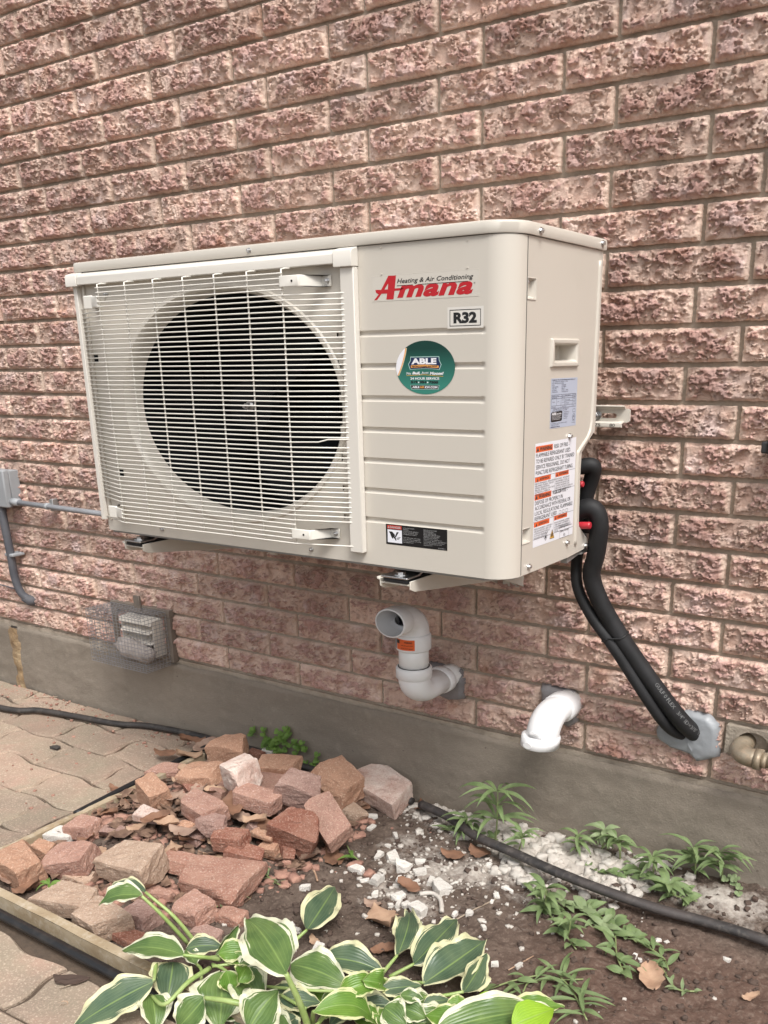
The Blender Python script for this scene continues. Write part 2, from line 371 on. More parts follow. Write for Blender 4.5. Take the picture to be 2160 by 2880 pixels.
# right field with seven pressed grooves and the rounded corner
g0, dz = .3812, .0505
zs = [0, .002]
for i in range(7):
    zc = g0-i*dz
    zs += [zc+d for d in (-.0085, -.0065, -.0049, -.0038, -.0022, -.0006, .0012, .003, .0044, .0055, .0072)]
zs += [.0, ZT]; zs = sorted(set(round(z, 5) for z in zs+list(np.linspace(.002, ZT, 24))))
xs_ = list(np.linspace(XR, .915, 20))+list(np.linspace(.918, .9479, 16)); cr = .0433
prof = [(x, 0.0) for x in xs_]+[(UW-cr+cr*math.sin(a), cr-cr*math.cos(a)) for a in np.linspace(.02, math.pi/2, 14)]
def groove(x, z):
    d = 0
    for i in range(7):
        t = z-(g0-i*dz); w = .0052
        e = float(sstep(.947, .938, x)) if x > .93 else 1.0
        if abs(t) < .007: d = max(d, .0042*e*max(0.0, 1-(abs(t-.0003)/w)**2.2) if abs(t-.0003) < w else 0)
    return d
V = [(x, y+(groove(x, z) if y < 1e-6 else 0), z) for z in zs for (x, y) in prof]
fr2 = up('front_panel', (V, grid_faces(len(prof), len(zs))), M_CREAM, smooth=True)
fr2.data.set_sharp_from_angle(angle=math.radians(50))
# left end, bottom and back sheets
up('end_panel', join(prism([(.012, 0), (.003, .004), (0, .012), (0, UD), (.004, UD), (.004, .012), (.006, .007), (.012, .003)], 0, ZT, 'z')), M_CREAM)
up('back_panel', box(.004, .96, UD-.004, UD, 0.01, ZT), M_CREAM)
up('base_pan', prism([(UW-.012, .045), (UW-.012, UD-.04), (UW-.003, UD-.03), (UW-.003, UD-.002), (UW-.02, UD+.012), (.01, UD+.004), (.01, .01), (UW-.05, .01)], -.006, .010, 'z'), M_GALV)
bl = prism([(.2290, -.012), (.297, -.001), (.318, .006), (.322, .028), (.309, .030), (.309, .012), (.2973, .0038), (.2291, .0)], UW-.016, UW-.003, 'x'); up('base_pan_lip', bl, M_GALV)
# lid
def lid_outline(o, n=12):
    P = [(-o, UD+o), (-o, .01)]+[(-o+.01-.01*math.cos(a), .01-o-.01*math.sin(a)+0) for a in np.linspace(.1, math.pi/2, 5)]
    r = .052
    P += [(UW+o-r+r*math.sin(a), -o+r-r*math.cos(a)) for a in np.linspace(0, math.pi/2, n)]
    return P+[(UW+o, UD+o)]
lv, lf = [], []
prof_l = [(.0035, 0), (.0042, .0015), (.0042, .0145), (.003, .0168), (.000, .0182), (-.006, .0187)]
n = None
for (o, z) in prof_l:
    P = lid_outline(o); n = len(P); lv += [(x, y, UH-LID+z) for x, y in P]
for j in range(len(prof_l)-1): lf += [(j*n+i, j*n+(i+1) % n, (j+1)*n+(i+1) % n, (j+1)*n+i) for i in range(n)]
lf.append(tuple((len(prof_l)-1)*n+i for i in range(n))); lf.append(tuple(range(n-1, -1, -1)))
ld = up('lid', (lv, lf), M_CREAM, smooth=True); ld.data.set_sharp_from_angle(angle=math.radians(35))
# side panel with its cut-out, bead, recesses
sp = [(SEAM+.001, 0), (.2291, .0), (.2973, .0038), (.309, .0125), (.3084, .020), (.269, .0491), (.2665, .058), (.2645, .150), (.2662, .182), (.3193, .2159), (.3206, .225), (UD, ZT), (SEAM+.001, ZT)]
hy0, hy1, hz0, hz1 = .1345, .2270, .3310, .3655
def side_sheet():
    import mathutils.geometry as mg
    holes = [[(SEAM+.003, a), (SEAM+.0275, a), (SEAM+.0275, b), (SEAM+.003, b)] for a, b in ((.4265, .4530), (.0545, .0760))]+[[(hy0+.004, hz0+.005), (hy1-.004, hz0+.005), (hy1-.004, hz1-.004), (hy0+.004, hz1-.004)]]
    outer = [Vector((p[0], p[1], 0)) for p in sp]; loops = [outer]+[[Vector((p[0], p[1], 0)) for p in h] for h in holes]
    tri = mg.tessellate_polygon(loops); pts = [p for l in loops for p in l]
    V = [(UW, p[0], p[1]) for p in pts]
    return V, [tuple(t) for t in tri]
sv, sf = side_sheet()
up('side_panel', (sv, sf), M_CREAM)
edge_pts = [(UW-.0015, p[0], p[1]) for p in sp[:12]]
up('side_panel_flange', join(*[prism([(UW-.001, a[2]), (UW-.014, a[2]), (UW-.014, a[2]+.001)], a[1]-.0008, b[1]+.0008, 'y') for a, b in []]+[box(UW-.014, UW-.0006, UD-.003, UD+.0005, .226, ZT)]), M_CREAM)
bead = catmull([(UW, .3085, .497), (UW, .3075, .40), (UW, .3045, .26), (UW, .3015, .225), (UW, .290, .207), (UW, .2560, .186), (UW, .2495, .174), (UW, .2510, .10), (UW, .2535, .018)], 8)
up('pressed_bead', tube([(p[0]-.0012, p[1], p[2]) for p in bead], .0045, 8, sq=1.0), M_CREAM, smooth=True)
# carrying handle recess
hn = [((hy0-.006, hz0-.005), (hy1+.006, hz1+.005), .0), ((hy0-.004, hz0-.0035), (hy1+.004, hz1+.0035), .0045), ((hy0+.002, hz0+.002), (hy1-.002, hz1-.002), .0045), ((hy0+.005, hz0+.005), (hy1-.005, hz1-.004), .001), ((hy0+.006, hz0+.007), (hy1-.010, hz1-.005), -.028)]
V = []; Fc = []
for (a, b, x) in hn: V += [(UW+x, a[0], a[1]), (UW+x, b[0], a[1]), (UW+x, b[0], b[1]), (UW+x, a[0], b[1])]
for j in range(4): Fc += [(4*j+i, 4*j+(i+1) % 4, 4*j+4+(i+1) % 4, 4*j+4+i) for i in range(4)]
Fc.append((16, 17, 18, 19)); up('carrying_handle', (V, Fc), M_CREAM, bevel=.0012)
def recess(z0, z1):     # small pressed pocket at the seam
    y0, y1 = SEAM+.0012, SEAM+.030
    hn = [(y0, y1, z0, z1, .0006), (y0, y1-.0015, z0+.001, z1-.001, .0016), (y0+.001, y1-.006, z0+.0055, z1-.0045, -.0075)]
    V = []; Fc = []
    for (a, b, c, d, x) in hn: V += [(UW+x, a, c), (UW+x, b, c), (UW+x, b, d), (UW+x, a, d)]
    for j in range(2): Fc += [(4*j+i, 4*j+(i+1) % 4, 4*j+4+(i+1) % 4, 4*j+4+i) for i in range(4)]
    Fc.append((8, 9, 10, 11)); up('pressed_pocket', (V, Fc), M_CREAM, bevel=.0006)
recess(.424, .4555); recess(.052, .0785)
up('panel_seam', box(UW-.0006, UW+.0005, SEAM-.0004, SEAM+.0011, .002, ZT-.001), mat('seam_shadow_gap', (.10, .095, .085), .8))
# screws
def cyl(c, ax, r, h, n=10, r2=None, sq=.85):
    c = np.array(c, float); ax = np.array(ax, float); ax /= np.linalg.norm(ax)
    t = np.cross(ax, (0, 0, 1) if abs(ax[2]) < .9 else (1, 0, 0)); t /= np.linalg.norm(t); b = np.cross(ax, t); r2 = r if r2 is None else r2
    V = []
    for hh, rr in ((0, r), (h, r2)):
        for k in range(n):
            a = 2*math.pi*k/n; d = rr*(math.cos(a)*t+math.sin(a)*b); d = d*np.array([1, 1, sq]); V.append(tuple(c+ax*hh+d))
    return V, [(k, (k+1) % n, n+(k+1) % n, n+k) for k in range(n)]+[tuple(range(n-1, -1, -1)), tuple(range(n, 2*n))]
def screw(c, ax, s=1.0, par=None, hexa=True):
    c = np.array(c, float); a = np.array(ax, float)
    w = cyl(c, a, .0058*s, .0012, 14); h = cyl(c+a*.0012, a, .0040*s, .0035, 6 if hexa else 12); d = cyl(c+a*.0047, a, .0034*s, .0012, 10, .0014*s)
    return up('screw', join(w, h, d), M_ZINC, par)
for (px, py) in ((1513.7, 649.5), (1687.8, 684.8), (1600.7, 1227), (1593, 1525.6), (1645.6, 1533.9), (1486, 1593), (1489, 792), (1471.5, 1498)):
    p = at_x(px, py, UX+UW); screw((UW+(.0042 if py < 700 else -.006 if px < 1490 and (py < 800 or abs(py-1498) < 3) else .0005), p[1]-UY, p[2]-UZ), (1, 0, 0))
for (px, py) in ((706, 704.7), (458, 1488), (877, 1545)):
    p = at_y(px, py, UY); screw((p[0]-UX, -.0042 if py < 800 else -.0005, p[2]-UZ), (0, -1, 0), .8, hexa=False)
for (px, py) in ((1072.5, 696), (1316, 675), (1315.5, 753), (1073, 772)):      # little pressed dimples
    p = at_y(px, py, UY); up('rivet', cyl((p[0]-UX, -.0002, p[2]-UZ), (0, -1, 0), .0013, .0012, 8), M_CREAM)
for (x, z) in ((.028, .345), (.066, .118)): up('slot', box(x, x+.012, -.0006, .002, z, z+.013), M_BLACK)
up('raised_lettering', join(cyl((.075, -.0004, .463), (0, -1, 0), .008, .0008, 10)), M_CREAM)
# dark inside, fan
V, Fc = [], []
for (a, b, y) in ((ha-.008, hb-.0065, .035), (ha-.006, hb-.005, .12), (ha-.006, hb-.005, .20)): V += hole_ring(a, b, y)
Fc = [(j*NR+i, j*NR+(i+1) % NR, (j+1)*NR+(i+1) % NR, (j+1)*NR+i) for j in range(2) for i in range(NR)]+[tuple(2*NR+i for i in range(NR))]
up('fan_shroud', (V, Fc), M_BLACK)
fan = empty('fan', (hx, .10, hz)); fan.parent = unit
cx0, cz0 = hx, hz
cb = at_y(705, 1142, UY+.07); cx0, cz0 = cb[0]-UX, cb[2]-UZ
up('hub', join(cyl((cx0, .070, cz0), (0, 1, 0), .055, .06, 24, .062)), M_FAN, fan)
up('hub_bolt', join(cyl((cx0, .070, cz0), (0, -1, 0), .011, .003, 16), cyl((cx0, .067, cz0), (0, -1, 0), .0075, .010, 6), cyl((cx0, .057, cz0), (0, -1, 0), .004, .006, 10)), M_ZINC, fan)
for k in range(3):
    a0 = k*2*math.pi/3+.5; V = []
    for i in range(10):
        t = i/9; r_ = .05+t*.195
        for j in range(8):
            s = j/7; a = a0+(s*1.35)*(1+.15*t)+.35*t*t; y = .075+.06*s+.012*math.sin(s*3)
            V.append((cx0+r_*math.cos(a)*1.1, y, cz0+r_*math.sin(a)*.80))
    up('fan_blade', (V, grid_faces(8, 10)), M_FAN, fan, smooth=True)
# wire guard
guard = empty('fan_guard', (0, 0, 0)); guard.parent = unit
GY = -.040
def wire_y(x):
    return float(np.interp(x, [.010, .018, .1105, .5785, .690, .700], [-.003, -.005, GY, GY, -.0125, -.0115]))
wz = [.4783-i*.00845 for i in range(54)]
nw = 0
jit = random.Random(4)
for i, z in enumerate(wz):
    full = not (i < 4 or (49 <= i < 53))
    xa, xb = (.012, .690) if full else (.106, .581)
    pts = [(xa, wire_y(xa), z)]
    pts += [(x, wire_y(x)-.0012, z+jit.uniform(-.0004, .0004)) for x in (.1105, .266, .422, .5785) if xa < x < xb]
    if i == 32: pts = pts+[(.632, wire_y(.632), z+.0005), (.650, wire_y(.650), z+.0052)]
    pts += [(xb, wire_y(xb), z+(.006 if i == 32 else 0))]
    if not full: pts[0] = (.106, GY, z); pts[-1] = (.581, GY, z)
    up('wire', tube(pts, .0013, 6, sq=1), M_WHITEWIRE, guard, smooth=True)
for k in range(7):
    x = .1105+k*.0780
    z0, z1 = .0305-.0025*(k > 3), .4845
    pts = [(x, GY+.0018, z0), (x, GY+.0018, .12), (x, GY+.0018, .45), (x, GY+.0018, z1), (x, GY+.010, z1+.0015), (x, -.016, z1+.0025)]
    up('upright_wire', tube(pts, .0015, 6), M_WHITEWIRE, guard, smooth=True)
# guard frame: cap, bar, post
cp = prism([(-.0005, .5118), (-.0150, .506), (-.0180, .5025), (-.0180, .4885), (-.0150, .4875), (-.0005, .489)], .024, .672, 'x'); up('guard_cap', cp, M_CAPWHITE, guard, bevel=.001)
up('guard_cap_corner', prism([(-.0005, .513), (-.0165, .5085), (-.0192, .505), (-.0192, .4825), (-.0005, .4835)], .6725, .7100, 'x'), M_CAPWHITE, guard, bevel=.001)
up('guard_cap_corner', prism([(-.0005, .513), (-.0165, .5085), (-.0192, .505), (-.0192, .4860), (-.0005, .487)], -.0100, .0235, 'x'), M_CAPWHITE, guard, bevel=.001)
up('guard_bar', box(.6815, .7090, -.0138, -.0005, .0200, .4830), M_CAPWHITE, guard, bevel=.0016)
up('guard_post', box(.0015, .0120, -.0110, -.0005, .0235, .4870), M_CAPWHITE, guard, bevel=.001)
up('guard_post', box(.0225, .0260, -.0060, -.0005, .0235, .4880), M_CREAM, guard, bevel=.001)
def clip(x, z, d):     # bent tab: d=+1 foot to the right
    v, f = prism([(x-.020*d, GY-.0035), (x+.021*d, GY-.0035), (x+.024*d, GY+.001), (x+.040*d, -.0035), (x+.058*d, -.0035), (x+.058*d, -.0010), (x+.039*d, -.0010), (x+.020*d, GY+.002), (x-.020*d, GY+.002)], z-.0088, z+.0088, 'z')
    up('guard_clip', (v, f), M_WHITEWIRE, guard, bevel=.0012)
    screw((x+.050*d, -.0035, z), (0, -1, 0), .9, guard, hexa=False)
    up('clip_hole', cyl((x+.008*d, GY-.0036, z), (0, -1, 0), .0022, .0004, 8), M_BLACK, guard)
clip(.597, .465, 1); clip(.593, .048, 1)
def clip_l(x, z):
    up('guard_clip', prism([(x, -.0035), (x+.012, -.006), (x+.030, GY+.006), (x+.058, GY-.002), (x+.058, GY+.001), (x+.030, GY+.010), (x+.010, -.001), (x, -.001)], z-.010, z+.010, 'z'), M_WHITEWIRE, guard, bevel=.001)
    up('guard_clip', box(x+.006, x+.034, GY+.006, GY+.010, z-.013, z+.012), M_WHITEWIRE, guard, bevel=.003)
clip_l(.052, .4545); clip_l(.052, .048)
screw((.088, -.0005, .470), (0, -1, 0), .9, guard, hexa=False)

# ---------------------------------------------------------------- lettering
_fc = bpy.data.curves.new('lettering_source', 'FONT'); _fo = bpy.data.objects.new('lettering_source', _fc); col.objects.link(_fo)
_cache = {}
def glyphs(txt, bold=0.0, shear=0.0, spacing=1.0):
    key = (txt, bold, shear, spacing)
    if key not in _cache:
        _fc.body = txt; _fc.size = 1; _fc.offset = bold; _fc.shear = shear; _fc.space_character = spacing; _fc.resolution_u = 2 if len(txt) > 12 and bold < .02 else 4; _fc.fill_mode = 'FRONT'
        bpy.context.view_layer.update()
        me = bpy.data.meshes.new_from_object(_fo.evaluated_get(bpy.context.evaluated_depsgraph_get()))
        V = np.array([v.co[:2] for v in me.vertices]).reshape(-1, 2); Fc = [tuple(p.vertices) for p in me.polygons]; bpy.data.meshes.remove(me)
        _cache[key] = (V, Fc)
    return _cache[key]
def text2d(txt, x, y, w=None, h=None, bold=0.0, shear=0.0, align='L', spacing=1.0, tight=True):
    """2-d lettering in label space: x,y lower left, fitted to width w and height h (cap height)"""
    V, Fc = glyphs(txt, bold, shear, spacing); V = V.copy()
    if not len(V): return V, Fc
    a, b = V.min(0), V.max(0)
    capy = .69
    sy = (h/(b[1]-a[1]) if tight else h/capy) if h else None
    sx = w/(b[0]-a[0]) if w else sy
    if sy is None: sy = sx
    V = (V-[a[0], a[1] if tight else 0])*[sx, sy]
    if align == 'C': V[:, 0] -= V[:, 0].max()/2
    return V+[x, y], Fc
def j2(*L):
    V = []; Fc = []; n = 0
    for v, f in L:
        V.append(np.asarray(v, float).reshape(-1, 2)); Fc += [tuple(i+n for i in q) for q in f]; n += len(v)
    return np.vstack(V), Fc
def rect2(x0, y0, x1, y1): return [(x0, y0), (x1, y0), (x1, y1), (x0, y1)], [(0, 1, 2, 3)]
def line2(x0, y0, x1, y1, w):
    d = np.array([x1-x0, y1-y0]); n_ = np.array([-d[1], d[0]])/np.linalg.norm(d)*w/2; p, q = np.array([x0, y0]), np.array([x1, y1])
    return [p-n_, q-n_, q+n_, p+n_], [(0, 1, 2, 3)]
def poly2(P): return [tuple(p) for p in P], [tuple(range(len(P)))]
def on_front(VF, x0, z0, lift=.0006): return [(x0+p[0], -lift*.35-.0001, z0+p[1]) for p in VF[0]], VF[1]
def on_side(VF, y0, z0, lift=.0006): return [(UW+lift*.35+.0001, y0+p[0], z0+p[1]) for p in VF[0]], VF[1]
def slab(v, f, th, fr=True): return v, f
# brand plate
PX0, PZ0, PW, PH = .7350, .4298, .1988, .0374
bp_ = up('brand_sticker', on_front(rect2(0, 0, PW, PH), PX0, PZ0, .0005), M_CLEAR)
edge = j2(line2(0, PH, PW, PH, .0005), line2(0, 0, PW, 0, .0004), line2(PW, 0, PW, PH, .0005), line2(.0, .006, PW, .0065, .00035), line2(0, .0095, .05, .0098, .0003))
up('sticker_edge', on_front(edge, PX0, PZ0, .0008), flat('pale_edge_glint', (.68, .64, .56)), bp_)
Ax = .0045; k_ = PW/1375.   # logo measured in the plate's own width
def L_(x, y):        # from the enlarged plate picture (unsheared by its own slant)
    t = (x-30)/1380.; top = 170-100*t; bot = 498-72*t
    return (x-30)/1380*PW, PH*(1-(y-top)/(bot-top))
Apoly = [L_(*p) for p in [(60, 480), (125, 405), (88, 378), (80, 345), (160, 345), (262, 162), (365, 157), (345, 325), (470, 318), (410, 352), (342, 356), (325, 468), (228, 470), (240, 392), (165, 394), (100, 478)]]
import mathutils.geometry as mgeo
def filled(outer, holes=()):
    loops = [[Vector((p[0], p[1], 0)) for p in l] for l in ([outer]+list(holes))]
    tri = mgeo.tessellate_polygon(loops); return [(p[0], p[1]) for l in loops for p in l], [tuple(t) for t in tri]
Ahole = [L_(*p) for p in [(205, 340), (258, 260), (252, 338)]]
mana = text2d('mana', L_(375, 458)[0], .0030, w=PW*.70, h=PH*.49, bold=.040, shear=.28, spacing=1.06)
up('lettering', on_front(j2(filled(Apoly, [Ahole]), mana), PX0, PZ0, .0011), M_INKRED, bp_)
h1 = text2d('Heating & Air Conditioning', L_(378, 290)[0], PH*.600, w=PW*.70, h=PH*.235, bold=.012, shear=.25)
u1 = j2(line2(L_(375, 300)[0], PH*.565, L_(585, 0)[0], PH*.565, .0008), line2(L_(650, 0)[0], PH*.565, L_(1280, 0)[0], PH*.565, .0008), text2d('®', PW*.955, PH*.45, h=PH*.07))
up('lettering', on_front(j2(h1, u1), PX0, PZ0, .0014), M_INK, bp_)
# R32
rp = up('refrigerant_sticker', on_front(rect2(-.004, -.003, .0600, .0275), .8822, .3882, .0005), M_R32)
def frame2(w, h, t): return j2(rect2(0, 0, w, t), rect2(0, h-t, w, h), rect2(0, t, t, h-t), rect2(w-t, t, w, h-t))
up('lettering', on_front(j2(frame2(.0553, .0238, .0011), text2d('R32', .0068, .0040, w=.0415, h=.0160, bold=.055, spacing=1.0)), .8822, .3882, .0009), M_INK, rp)
# round dealer sticker
ca, cb_ = .0560, .0404; ccx, ccz = .8359, .3285
NS = 64
disc = [(ca*math.cos(2*math.pi*i/NS), cb_*math.sin(2*math.pi*i/NS)) for i in range(NS)]
ds = up('round_sticker', on_front(poly2(disc), ccx, ccz, .0010), M_GREEN)
def T(x, y):  # from enlarged picture (242..1383, 262..1306)
    return (x-812)/570.*ca, -(y-784)/522.*cb_
arc = [T(*p) for p in [(470, 350), (462, 400), (445, 500), (420, 600), (385, 720), (345, 830), (300, 940), (285, 985)]]
left = [disc[i] for i in range(NS) if disc[i][0] < -.03]
def segp(offset):
    pts = [(x-offset, y) for x, y in arc if ((x-offset)/ca)**2+(y/cb_)**2 < .999]
    y1, y0 = pts[0][1], pts[-1][1]
    def ex(y): return -ca*math.sqrt(max(0, 1-(y/cb_)**2))
    lf_ = [(ex(y)*.998, y) for y in np.linspace(y0, y1, 12)]
    return filled(pts+lf_)
up('printed_band', on_front(segp(.0), ccx, ccz, .0012), flat('cream_print', (.72, .60, .40)), ds)
up('printed_band', on_front(segp(.0012), ccx, ccz, .0014), M_PEACH, ds); up('printed_band', on_front(segp(.0030), ccx, ccz, .0016), M_WHITEP, ds)
shield = [T(*p) for p in [(530, 568), (1085, 568), (1090, 640), (1128, 725), (1090, 828), (950, 812), (805, 806), (660, 812), (518, 822), (484, 715), (525, 640)]]
def shrink(P, f):
    c_ = np.mean(P, 0); return [tuple(c_+(np.array(p)-c_)*f) for p in P]
up('shield', on_front(filled(shield), ccx, ccz, .0013), M_MINT, ds)
up('shield', on_front(filled([tuple(np.mean(shield, 0)+(np.array(p)-np.mean(shield, 0))*[.965, .91]) for p in shield]), ccx, ccz, .0015), M_NAVY, ds)
up('banner', on_front(filled([T(*p) for p in [(535, 738), (805, 722), (1078, 748), (1072, 795), (805, 775), (540, 785)]]), ccx, ccz, .0017), M_PEACH, ds)
def tb(txt, x0, y0, x1, y1, **k):
    a, b = T(x0, y1), T(x1, y0); return text2d(txt, a[0], a[1], w=b[0]-a[0], h=b[1]-a[1], **k)
up('lettering', on_front(j2(tb('ABLE', 548, 600, 1035, 718, bold=.05), tb('No', 452, 872, 540, 918, shear=.1, bold=.01), tb('Bull,', 565, 862, 720, 925, shear=.2, bold=.04), tb('Just', 738, 862, 885, 912, shear=.2, bold=.01), tb('Moose!', 905, 866, 1168, 925, shear=.2, bold=.04), tb('24 HOUR SERVICE', 525, 972, 1085, 1020, bold=.025), tb('ABLE', 560, 1145, 700, 1185, bold=.045), tb('KW.COM', 808, 1145, 1048, 1190, bold=.045)), ccx, ccz, .0021), M_WHITEP, ds)
up('lettering', on_front(j2(tb('AIR', 708, 1145, 800, 1185, bold=.045)), ccx, ccz, .0021), M_PEACH, ds)
up('lettering', on_front(j2(line2(*T(450, 938), *T(800, 922), .0006), line2(*T(800, 922), *T(1160, 955), .0006)), ccx, ccz, .0016), M_YEL, ds)
up('web_banner', on_front(filled([T(*p) for p in [(518, 1125), (1085, 1125), (1066, 1212), (540, 1212)]]), ccx, ccz, .0013), M_MINT, ds)
up('web_banner', on_front(filled([T(*p) for p in [(526, 1130), (1077, 1130), (1060, 1203), (548, 1203)]]), ccx, ccz, .0016), M_INK, ds)
up('lettering', on_front(j2(tb('519', 535, 1040, 665, 1090, bold=.05), tb('954', 708, 1042, 840, 1090, bold=.05), tb('7300', 885, 1045, 1065, 1093, bold=.05), tb('HEATING COOLING ELECTRICAL', 555, 745, 1052, 775, bold=.04)), ccx, ccz, .0021), M_INK, ds)
up('dot', on_front(j2(*[poly2([(T(cx_, 1072)[0]+.0013*math.cos(a), T(cx_, 1072)[1]+.0011*math.sin(a)) for a in np.linspace(0, 5.6, 8)]) for cx_ in (686, 862)]), ccx, ccz, .0021), M_WHITEP, ds)
# danger sticker
DW, DH = .1250, .0350
dn = up('danger_sticker', on_front(rect2(0, 0, DW, DH), .7512, .0390, .0006), flat('black_label', (.010, .010, .011), .3))
up('red_field', on_front(rect2(.0030, .0272, .0330, .0332), .7512, .0390, .0010), flat('red_print', (.55, .05, .03)), dn)
up('picture_field', on_front(rect2(.0034, .0035, .0335, .0258), .7512, .0390, .0010), M_PAPER, dn)
def D_(x, y): # picture 208..497, 258..540
    return .0034+(x-208)/289*.0301, .0258-(y-258-(x-208)*.105)/258*.0223
hand = [D_(*p) for p in [(232, 300), (300, 305), (335, 345), (360, 375), (350, 400), (375, 440), (388, 480), (372, 488), (350, 450), (325, 420), (318, 448), (300, 440), (280, 400), (262, 345)]]
blade = [D_(*p) for p in [(395, 318), (435, 320), (385, 405), (370, 424), (352, 416)]]
fing = [[D_(*p) for p in q] for q in ([(395, 410), (430, 425), (468, 418), (470, 428), (432, 438)], [(385, 425), (415, 445), (462, 445), (440, 455), (410, 452)], [(378, 435), (400, 450), (437, 466), (425, 472), (400, 460)])]
up('hand_pictogram', on_front(j2(filled(hand), filled(blade), *[filled(q) for q in fing]), .7512, .0390, .0014), M_INK, dn)
lines1 = ['ROTATING PARTS', 'HAZARD!', 'COULD CAUSE SERIOUS', 'INJURY TO HAND AND', 'OTHER BODY PARTS.', '', 'Turn off power and make', 'sure fan has completely', 'stopped before servicing', 'the equipment.']
lines2 = ['PIECES ROTATIVES', 'DANGEREUSES!', 'PEUT CAUSER DES', 'BLESSURES GRAVES AUX', 'MAINS ET AUX AUTRES', 'PARTIES DU CORPS.', 'Mettre hors tension et', "s'assurer que le ventilateur", 'est completement immobile', "avant d'entretenir cet", 'equipement.']
Tx = [text2d('DANGER', .0088, .0281, w=.0228, h=.0040, bold=.03), filled([(.0042, .0281), (.0075, .0281), (.00585, .0325)])]
for i, l in enumerate(lines1):
    if l: Tx.append(text2d(l, .0362, .0298-i*.00265, w=.00165*len(l)*(.92 if i > 5 else 1), h=.0016, tight=False))
for i, l in enumerate(lines2): Tx.append(text2d(l, .0782, .0298-i*.0025, w=.00165*len(l), h=.0016, tight=False))
Tx.append(text2d('3P335842-1', .107, .0018, w=.014, h=.0016))
up('lettering', on_front(j2(*Tx), .7512, .0390, .0015), flat('grey_print', (.42, .42, .42)), dn)
# warning sticker on the side
WY, WZ, WW, WH = .0840, .0405, .1562, .1695
ws = up('warning_sticker', on_side(rect2(0, 0, WW, WH), WY, WZ, .0006), M_PAPER)
B1 = []; O1 = []; G1 = []
def wtxt(t, y, w, h=.0082, x=.004, **k): B1.append(text2d(t, x, WH*y, w=w, h=h*.8, tight=False, **k))
rows = [(.925, None), (.868, 'FLAMMABLE REFRIGERANT USED.', .130), (.812, 'TO BE REPAIRED ONLY BY TRAINED', .146), (.757, 'SERVICE PERSONNEL. DO NOT', .128), (.702, 'PUNCTURE REFRIGERANT TUBING.', .142)]
for r_ in rows[1:]: wtxt(r_[1], r_[0], r_[2])
rows2 = [(.415, 'DISPOSE OF PROPERLY IN', .105), (.365, 'ACCORDANCE WITH FEDERAL OR', .137), (.313, 'LOCAL REGULATIONS. FLAMMABLE', .146), (.262, 'REFRIGERANT USED.', .086)]
for r_ in rows2: wtxt(r_[1], r_[0], r_[2])
for yb, (x0, x1) in ((.915, (.002, .064)), (.462, (.002, .064))):
    O1.append(rect2(x0, WH*yb, x1, WH*yb+.0098)); B1.append(text2d('WARNING', .0165, WH*yb+.0018, w=.044, h=.0062, bold=.035)); B1.append(filled([(.0045, WH*yb+.0018), (.0135, WH*yb+.0018), (.009, WH*yb+.0085)]))
    wtxt('RISK OF FIRE -', yb+.012, .058, x=.070)
for yb in (.640, .205):
    O1.append(rect2(.002, WH*yb-.001, .060, WH*yb+.0070)); B1.append(text2d('ADVERTENCIA', .019, WH*yb+.0012, w=.034, h=.0038, bold=.02)); B1.append(filled([(.008, WH*yb), (.014, WH*yb), (.011, WH*yb+.0055)]))
    O1.append(rect2(.078, WH*yb-.000, .130, WH*yb+.0078)); B1.append(text2d('AVERTISSEMENT', .091, WH*yb+.0022, w=.036, h=.0038, bold=.02)); B1.append(filled([(.081, WH*yb+.001), (.087, WH*yb+.001), (.084, WH*yb+.0065)]))
es1 = ['RIESGO DE INCENDIO - REFRIGERANTE', 'INFLAMABLE UTILIZADO. PARA SER', 'REPARADO UNICAMENTE POR', 'PERSONAL DE SERVICIO CAPACITADO.', 'NO PERFORE LA TUBERIA DE', 'REFRIGERANTE.']
frl = ["D'INCENDIE - REFRIGERANT", 'INFLAMMABLE UTILISE. LES', 'REPARATIONS DOIVENT ETRE', 'CONFIEES UNIQUEMENT A DU', 'PERSONNEL DE SERVICE FORME. NE', 'PAS PERCER LA TUYAUTERIE DE', 'REFRIGERANT.']
es2 = ['RIESGO DE INCENDIO - DESECHELO', 'ADECUADAMENTE DE ACUERDO CON', 'LAS REGULACIONES FEDERALES', 'O LOCALES. REFRIGERANTE', 'INFLAMABLE USADO.']
fr3 = ["RISQUE D'INCENDIE. ELIMINER", 'CORRECTEMENT CONFORMEMENT A', 'LA REGLEMENTATION FEDERALE OU', 'LOCALE. REFRIGERANT INFLAMMABLE', 'UTILISE.']
for L0, y0, x0, st_ in ((es1, .612, .003, .0215), (frl, .612, .079, .0225), (es2, .170, .003, .0225), (fr3, .172, .079, .0225)):
    for i, l in enumerate(L0): G1.append(text2d(l, x0, WH*(y0-i*st_), w=.00228*len(l), h=.0027, tight=False))
ln = j2(line2(0, WH*.682, WW, WH*.682, .0005), line2(.076, WH*.475, .076, WH*.682, .0005), line2(.066, WH*.505, WW, WH*.505, .0005), line2(0, WH*.250, WW, WH*.250, .0005), line2(.0755, WH*.075, .0755, WH*.25, .0005), line2(0, WH*.078, WW, WH*.078, .0005), frame2(.001, .001, .0001))
bx_ = frame2(.038, .0225, .0005); bx_ = (np.array(bx_[0])+[.102, .0008-.001], bx_[1])
WHs = WH
B1 += [text2d('Refrigerant', .105, .0168, w=.031, h=.0052), text2d('Safety Group', .1035, .0092, w=.034, h=.0052), text2d('A2L', .1165, .0024, w=.009, h=.0045)]
dia = [(.040, .0125), (.047, .0055), (.054, .0125), (.047, .0195)]
B1.append(j2(*[line2(*dia[i], *dia[(i+1) % 4], .0007) for i in range(4)])); B1.append(filled([(.0445, .0092), (.0495, .0092), (.0502, .0125), (.0475, .0165), (.0442, .0125)]))
